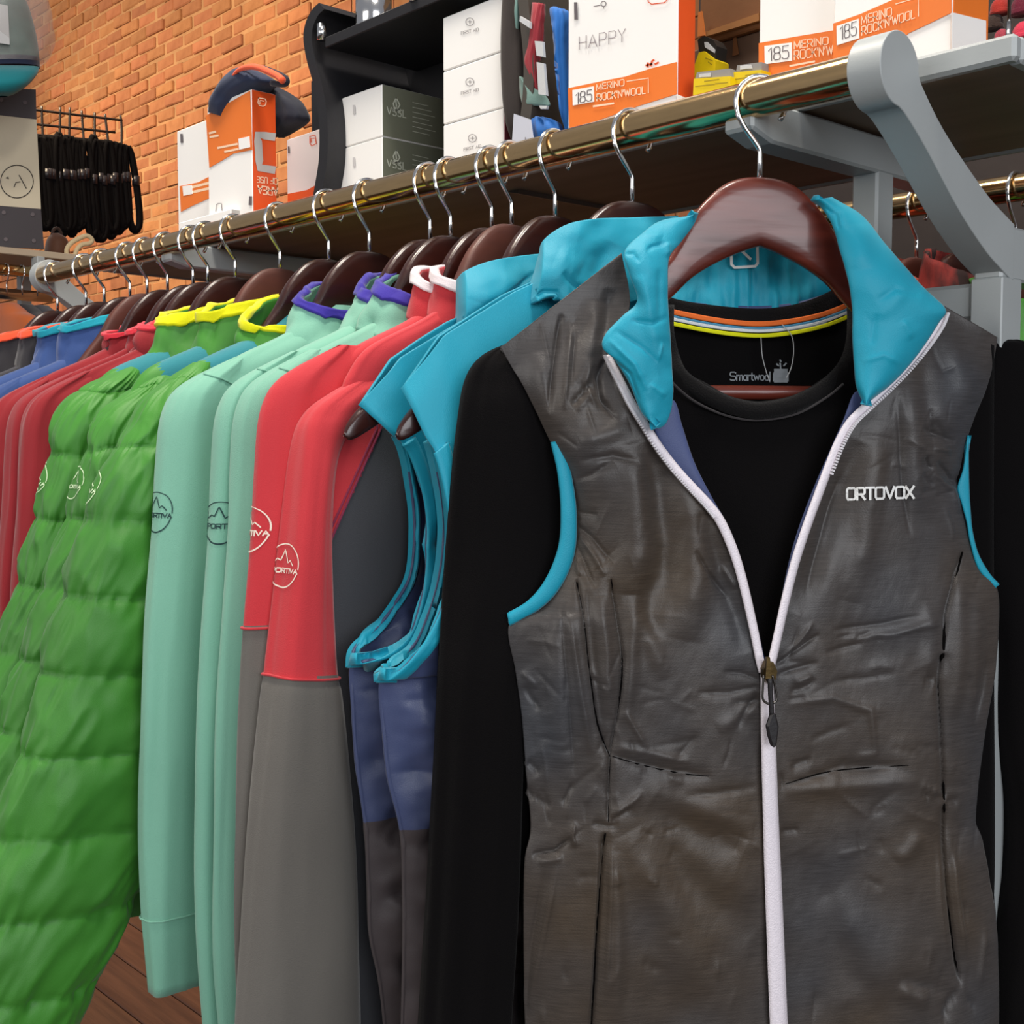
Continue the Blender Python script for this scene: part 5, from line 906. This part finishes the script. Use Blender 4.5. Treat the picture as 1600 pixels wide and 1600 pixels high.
packet('yellow packet half hidden by the carton with the 185 band', [(1146, 113), (1190, 109), (1190, 150), (1142, 155)], [(1150, 112), (1152, 102), (1190, 97), (1190, 110)], .095, [(1157, 103), (1174, 101), (1176, 107), (1157, 109)], [[(1165, 118), (1184, 115)], [(1150, 124), (1172, 120)]], M_pgrey)
packet('yellow packet with black header tilted against the HAPPY carton', [(1092, 82), (1100, 80), (1118, 94), (1117, 112), (1084, 150), (1084, 105)], [(1090, 62), (1101, 56), (1114, 62), (1120, 72), (1118, 92), (1092, 80)], .125, [(1101, 66), (1106, 66), (1118, 78), (1117, 83), (1102, 74)], [[(1103, 91), (1113, 95)], [(1107, 97), (1112, 101)]], M_pblk)
M_card = mat('brown_cardboard', '#7d4f28', .8, noise=(6, .15), bump=(120, .1)); M_card2 = mat('dull_brown_cardboard', '#5d4636', .85, noise=(6, .15), bump=(120, .1))
zc = float(at_y(1140, 62, .17)[2])
r, X0, X1 = carton('cardboard_box', 'dull brown cardboard box behind the yellow packets', 1078, 1200, 100, .17, .11, ZS, zc, M_card2, None, None, 'box')
face_poly([(1146, 60), (1151, 58), (1155, 85), (1145, 88)], fy(.1694), M_card, 'tape_strip', r, UPN)
r2, X0, X1 = carton('cardboard_box', 'orange brown cardboard box stacked on the dull brown one', 1093, 1200, 40, .165, .115, zc+.0004, zc+.105, M_card, None, None, 'box')
p = np.array([(1093, 56), (1190, 22), (1190, 34), (1095, 62)], float); MB().prism(at_y(p[:, 0], p[:, 1], .1645), (0, 0, 0), (0, -.004, 0)).build('box_flap', mat('light_brown_cardboard', '#a06a35', .8, noise=(6, .15), bump=(120, .1)), r2)
p = np.array([(1093, 20), (1098, 18), (1103, 56), (1092, 58)], float); MB().prism(at_y(p[:, 0], p[:, 1], .1600), (0, 0, 0), (0, -.002, 0)).build('box_flap', mat('orange_cardboard_edge', '#c8702c', .8, noise=(6, .1), bump=(120, .1)), r2)
# ------------------------------------------------------------------ navy cap on the far cartons
gc = GF(0, math.pi/2, (0, .108, ZR)); M_capn = fab('navy_cap_cloth', '#2b3550', .8, .18); M_capk = fab('ink_blue_cap_lining', '#20222f', .85, .12); M_capo = fab('neon_coral_cap_edge', '#ff6236', .7, .05)
cp = thing('cap', (float(at_y(390, 160, .108)[0]), .108, 1.874), 'navy cap with neon coral brim edge lying on the orange carton', 'cap')
Pillow(gc, [(107, 380, 400, .008, 0), (114, 366, 420, .018, 0), (124, 354, 432, .024, 0), (136, 345, 420, .027, 0), (150, 338, 405, .028, .0), (165, 332, 395, .028, .0), (182, 328, 385, .022, .0)], px=True, nv=40, nu=36, disp=folds(.004, 25, 3, 601)).build('crown', M_capn, cp, cap_bot=True)
gc2 = GF(0, math.pi/2, (0, .145, ZR)); Pillow(gc2, [(131, 400, 425, .006, 0), (142, 405, 450, .014, 0), (155, 410, 468, .017, 0), (170, 415, 478, .018, 0), (185, 420, 479, .018, 0), (200, 424, 460, .015, 0), (214, 428, 440, .006, 0)], px=True, nv=40, nu=36, disp=folds(.003, 25, 3, 605)).build('ear_flap', M_capk, cp)
P_ = spl([(362, 120), (374, 109), (390, 104.5), (405, 106), (420, 112), (434, 119), (442, 126)], 40); mb = MB().tube(at_y(P_[:, 0], P_[:, 1], .083), np.interp(np.linspace(0, 1, 40), [0, .3, 1], [.0015, .0035, .0042]), 12); mb.build('brim_edge', M_capo, cp, True)
P_ = spl([(376, 107), (392, 102.5), (410, 105), (430, 113), (446, 122), (448, 129), (441, 132), (425, 130)], 40); MB().tube(at_y(P_[:, 0], P_[:, 1], .090), np.interp(np.linspace(0, 1, 40), [0, .5, 1], [.001, .0035, .0035]), 12).build('brim', M_capk, cp, True)
# ------------------------------------------------------------------ far left: second rack with board, bagged cap, straps on wall grid
XB = -2.62
fr2 = thing('display_rack', (-2.8, .2, 0), 'pale shelf rack at the far left carrying the board', 'rack')
zsh = float(at_x(30, 388, XB)[2]); M_shelf2 = mat('cream_shelf_edge', '#b9a78f', .5, noise=(6, .06), bump=(200, .04))
ye = float(at_x(150, 404, XB)[1])
MB().box((XB-.42, -.7, zsh-.017), (XB, ye, zsh), ch=.002).build('shelf', M_shelf2, fr2)
for yy in (-.65, ye-.04): MB().box((XB-.40, yy-.015, 0), (XB-.37, yy+.015, zsh-.017), ch=.002).build('post', M_grey, fr2)
zr2 = float(at_x(30, 421, XB+.02)[2]); MB().tube([(XB-.0, y, zr2) for y in np.linspace(-.7, float(at_x(60, 425, XB)[1]), 8)], .013, 20).build('hanging_rail', M_rail, fr2, True)
zr3 = float(at_x(30, 461, XB-.1)[2]); MB().tube([(XB-.1, y, zr3) for y in np.linspace(-.7, float(at_x(80, 462, XB-.1)[1]), 8)], .014, 20).build('hanging_rail', M_chrome, fr2, True)
MB().box((XB-.02, float(at_x(60, 425, XB)[1])-.01, zr2-.02), (XB+.02, float(at_x(60, 425, XB)[1])+.01, zsh-.017), ch=.002).build('rail_bracket', M_grey, fr2)
sb = thing('snowboard', at_x(20, 388, XB+.03), 'cream and grey board with a round face drawing at the far left', 'snowboard')
M_sbg = mat('board_dark_grey', '#4a474b', .4, noise=(8, .08), bump=(200, .03)); M_sbc = mat('board_cream', '#d5cbb2', .4, noise=(8, .05), bump=(200, .03)); XS = XB-.06
def bp(pts, name, m, dx=0.0, th=.012): p = np.array(pts, float); return MB().prism(at_x(p[:, 0], p[:, 1], XS+dx), (0, 0, 0), (-th, 0, 0)).build(name, m, sb)
bp([(-70, 130), (56, 140), (57, 186.5), (-70, 172)], 'tip_panel', M_sbg); bp([(-70, 172.2), (57, 186.7), (64, 326.5), (-70, 316)], 'middle_panel', M_sbc); bp([(-70, 316.2), (64, 326.7), (69, 389), (-70, 382)], 'tail_panel', M_sbg)
for x_, y_ in ((6, 332), (51, 335), (9, 374), (53, 376), (39, 160), (2, 156)):
    bp(circ_poly(3.2, 12, cx=x_, cy=y_), 'bolt', M_print, .002, .002)
ribbons([circ_poly(25.5, 48, cx=26.5, cy=283.5), np.array([(10, 278), (13, 276.5), (13.5, 279), (10, 278)]), np.array([(30, 274), (41, 294)]), np.array([(22, 292), (25, 285), (31, 284)])], 1.3, fx(XS+.0015), 3).build('face_drawing', mat('black_ink', '#1c1a1a', .5, noise=(30, .05), bump=(200, .02)), sb)
gk = GF(0, 0, (XB+.06, 0, ZR)); M_capt = fab('teal_cap_brim', '#14808a', .7, .08); M_capc = fab('olive_teal_cap_print', '#50726c', .75, .4, nscale=14); M_capb = fab('navy_cap_band', '#1f2740', .8, .1)
ck = thing('bagged_cap', at_x(10, 150, XB+.06), 'teal brimmed cap in a clear plastic bag above the board', 'cap')
Pillow(gk, [(-40, -30, 5, .02, 0), (-20, -55, 22, .05, 0), (10, -66, 40, .07, 0), (50, -72, 52, .08, 0), (85, -74, 58, .085, 0), (104, -74, 59, .085, 0)], px=True, nv=40, nu=40).build('crown', M_capc, ck)
Pillow(gk, [(98, -74, 59.5, .086, .002), (112, -74, 60, .086, .002)], px=True, nv=6, nu=40).build('band', M_capb, ck)
Pillow(gk, [(106, -70, 61, .03, .05), (118, -66, 57, .05, .07), (134, -52, 44, .05, .09), (146, -34, 26, .03, .10), (151, -20, 12, .01, .10)], px=True, nv=30, nu=40).build('brim', M_capt, ck)
p = np.array([(-12, 4), (12, 9), (15, 70), (-10, 66)], float); MB().prism(at_x(p[:, 0], p[:, 1], XB+.165), (0, 0, 0), (.001, 0, 0)).build('paper_tag', M_strap, ck)
M_bag = mat('clear_plastic_film', '#d9d2cf', .25, noise=(8, .1), bump=(30, .5), alpha=.24)
Pillow(gk, [(-60, -60, 58, .09, 0), (-20, -74, 63, .11, 0), (10, -82, 70, .12, 0), (40, -86, 78, .12, 0), (75, -86, 82, .11, 0), (95, -84, 74, .10, 0), (106, -80, 62, .095, 0)], px=True, nv=40, nu=40, disp=folds(.008, 9, 3, 701)).build('plastic_bag', M_bag, ck)
XG = -4.7; M_wire = mat('black_wire', '#1d1613', .5, noise=(20, .1), bump=(200, .03))
wg = thing('wire_grid', at_x(120, 215, XG), 'black wire grid on the brick wall with straps hanging from it', 'wire grid')
def wire(pts, r=.006): p = np.array(pts, float); return MB().tube(spl(at_x(p[:, 0], p[:, 1], XG), 12), r, 8).build('wire', M_wire, wg, True)
for q in ([(40, 170), (191, 188)], [(40, 192.5), (180, 207)], [(40, 209), (170, 221)], [(65, 166), (67, 218)], [(94, 168), (93, 218)], [(109, 168), (108, 220)], [(127.5, 173), (131, 222)], [(148, 176), (148, 222)], [(164, 178), (169, 222)], [(188, 180), (190, 196), (190, 232)]): wire(q, .0055 if q[0][1] > 165 else .006)
M_blackstrap = fab('black_webbing', '#08070a', .9, .2, .02, .3, spec=.1); rng = np.random.RandomState(4)
SP = [(60, 214, 356), (66, 216, 352), (72, 214, 358), (78, 216, 364), (84, 214, 352), (90, 213, 360), (92, 208, 366), (100, 216, 358), (105, 213, 366), (110, 214, 358), (117, 217, 354), (123, 218, 348), (134, 220, 368), (146, 212, 374), (149, 219, 374), (154, 220, 366), (161, 221, 370), (168, 221, 360), (175, 222, 362), (183, 224, 354), (190, 226, 350), (199, 229, 360)]
NUM = ['leftmost', 'second', 'third', 'fourth', 'fifth', 'sixth', 'seventh', 'eighth', 'ninth', 'tenth', 'eleventh', 'twelfth', 'thirteenth', 'fourteenth', 'fifteenth', 'sixteenth', 'seventeenth', 'eighteenth', 'nineteenth', 'twentieth', 'twenty-first', 'rightmost']
for i, (x_, y0_, y1_) in enumerate(SP):
    w = 6+rng.rand()*4; lean = 5+rng.rand()*7; L = y1_-y0_
    pts = [(x_, y0_), (x_-w*.5, y0_+L*.08), (x_-w*.8+lean*.2, y0_+L*.4), (x_-w*.7+lean*.7, y0_+L*.8), (x_+lean*.9, y1_), (x_+w+lean, y0_+L*.9), (x_+w+lean*.6, y0_+L*.5), (x_+w*.8, y0_+L*.12), (x_, y0_)]
    P_ = spl(np.array(pts, float), 46); dx = .001+.006*rng.rand(); V = at_x(P_[:, 0], P_[:, 1], XG+dx)
    t = thing('carry_strap', V[np.argmin(V[:, 2])], NUM[i]+' black webbing strap hanging from the wire grid', 'strap', 'black straps on the wire grid')
    MB().tube(V, .013+.004*rng.rand(), 8).build('webbing_loop', M_blackstrap, t, True)
    k = int(len(V)*.78); MB().tube([V[k]-[0, 0, .02], V[k]+[0, 0, .02]], .018, 8).build('buckle', mat('black_plastic', '#232127', .35, noise=(20, .1), bump=(100, .03)), t, True)
XR_ = XB-.10; yb_ = project((XR_, float(at_x(120, 400, XR_)[1]), zsh))[1]-3
P_ = spl([(106, yb_), (104, yb_-13), (112, yb_-24), (124, yb_-31), (136, yb_-35), (144, yb_-29), (140, yb_-23), (128, yb_-21), (120, yb_-13), (116, yb_)], 40); V = at_x(P_[:, 0], P_[:, 1], XR_); t = thing('strap_bundle', V[np.argmin(V[:, 2])], 'cream coloured strap bundle on the pale shelf below the black straps', 'strap'); MB().tube(V, .0062, 8).build('cord', fab('cream_webbing', '#d9c39a', .8, .15), t, True)
XL_ = XB-.16; yb_ = project((XL_, float(at_x(90, 395, XL_)[1]), zsh))[1]
gw = GF(0, 0, (XL_, 0, ZR)); t = thing('leather_bag', at_x(90, yb_, XL_), 'brown leather pouch lying on the pale shelf beside the board', 'bag'); Pillow(gw, [(yb_-44, 80, 92, .01, 0), (yb_-34, 73, 104, .03, 0), (yb_-16, 70, 108, .035, 0), (yb_, 71, 106, .03, 0)], px=True, nv=24, nu=28).build('pouch', fab('brown_leather', '#5b3826', .6, .25), t, cap_bot=True); MB().tube(spl(at_x(np.array([80, 84, 92, 98]), np.array([yb_-38, yb_-50, yb_-51, yb_-36]), XL_), 16), .004, 8).build('strap', fab('dark_leather', '#35211a', .6, .2), t, True)
# clothes and hangers on the far-left rack, a few pixels each
for i, (px_, col, lab) in enumerate(((34, '#1d1c22', 'dark jacket on the far left rack below its rail'), (10, '#c4622a', 'orange jacket at the very edge of the far left rack'), (58, '#3a3b42', 'grey jacket on the far left rack beside the near rail end'))):
    y_ = float(at_x(px_, 425, XB)[1]); g = GF(0, math.pi/2, (XB, y_, zr2)); g2 = r = thing('rack_jacket', (XB, y_, zr2-.6), lab, 'jacket', 'jackets on the far left rack')
    Pillow(g, [(-.085, -.04, .04, .02, 0), (-.11, -.10, .10, .03, 0), (-.15, -.19, .19, .03, 0), (-.30, -.20, .20, .03, 0), (-.65, -.20, .20, .03, 0)], nv=30, nu=24).build('body', fab('far_cloth_%d' % i, col, .8, .15), r)
    hp2 = np.array(hp); MB().tube(np.array([(XB-p_[1], y_, zr2+p_[2]) for p_ in hp2]), .002, 8).build('hanger_hook', M_chrome, r, True)
# ------------------------------------------------------------------ the far side of the rack: hangers and clothes on the rear rail
M_plaid = mat('red_plaid_flannel', '#a03028', .85, noise=(60, .5), col2='#2a1412', bump=(900, .2), stretch=(1, 1, .3))
RG = [(-.075, C_green, 'green jacket on the rear rail beside the end post'), (-.125, M_plaid, 'red plaid shirt on the rear rail seen past the turquoise collar'), (-.175, fab('rust_red_fleece', '#c24a33', .85, .1), 'rust red pullover on the rear rail'), (-.225, fab('dark_brown_wool', '#2a211e', .85, .1), 'dark brown jacket on the rear rail'), (-.285, C_char, 'charcoal jacket on the rear rail behind the near vest')]
for i, (X, m, lab) in enumerate(RG):
    hanger(X, math.radians(rng.uniform(-12, 12)), 'dark' if i % 2 else 'brown', ('first', 'second', 'third', 'fourth', 'fifth')[i]+' wooden hanger from the end post on the rear rail', 'short', YR2, 'wooden hangers on the rear rail')
    g = GF(0, 0, (X, YR2, ZR)); r = thing('rear_garment', (X, YR2, ZR-.7), lab, 'jacket' if 'jacket' in lab else 'shirt', 'clothes on the rear rail')
    Pillow(g, [(z-.012, l*.66, q*.66, t*.85, n) for z, l, q, t, n in body_rows()], nv=50, nu=36, disp=folds(.004, seed=800+i)).build('body', m, r)
    for sd in (-1, 1): Pillow(g, [(z-.012, l*.66, q*.66, t*.8, n) for z, l, q, t, n in sleeve_rows(sd)], nv=40, nu=24, disp=folds(.003, seed=810+i)).build('sleeve', m, r)
    collar(g, r, m, .06, .032, (-.12, -.16), (-.048, -.085) if i in (1, 2) else (-.08, -.11), open_=.45, flare=.9, seed=820+i, amp=.008)
# red goods and a steel cable behind the shelf end
hk = thing('backdrop_board', (.05, 1.1, 0), 'added dark backdrop board behind the shelf end, with pink and red hats', 'backdrop')
MB().box((-1.0, 1.10, .0), (.9, 1.13, 2.6), ch=.004).build('board', mat('dark_brown_board', '#2c211d', .7, noise=(12, .3), bump=(60, .2)), hk)  # dark backdrop added to cover the bright brick seen through the gaps
for i, (x_, y_, c_, s_) in enumerate(((1563, 10, '#a83026', .011), (1598, 8, '#6a1c30', .013), (1600, 47, '#d83c54', .012), (1566, 54, '#a84250', .008), (1553, 34, '#3a2a24', .011))):
    p = at_y(x_, y_, 1.02); t = thing('knit_hat', p-np.array([0, 0, s_]), ('red', 'plum', 'pink', 'rose', 'brown')[i]+' knitted hat on the dark board behind the shelf end', 'hat', 'hats on the dark board')
    g = GF(0, math.pi/2, (p[0], 1.02, p[2])); Pillow(g, [(s_, -.2*s_, .2*s_, .2*s_, 0), (.7*s_, -.8*s_, .8*s_, .7*s_, 0), (0, -1.15*s_, 1.15*s_, s_, 0), (-.9*s_, -1.2*s_, 1.2*s_, s_, 0)], nv=24, nu=28, disp=folds(.002, 40, 4, 900+i)).build('crown', fab('hat_wool_%d' % i, c_, .9, .2, bump=.6, bscale=600), t, cap_bot=True)
    Pillow(g, [(-.5*s_, -1.26*s_, 1.26*s_, 1.08*s_, 0), (-1.0*s_, -1.26*s_, 1.26*s_, 1.08*s_, 0)], nv=6, nu=28).build('cuff', fab('hat_wool_%d' % i, c_), t, cap_bot=True)
p = at_y(np.array([1576.0, 1576.0]), np.array([-60.0, 70.0]), .9); t = thing('steel_cable', p[1], 'thin steel cable hanging down behind the shelf end', 'cable'); MB().tube([p[1], p[0]+[0, 0, .3]], .0024, 8).build('cable', M_chrome, t, True); MB().tube([p[1]-[0, 0, .01], p[1]+[0, 0, .03]], .004, 8).build('end_sleeve', M_chrome, t, True)
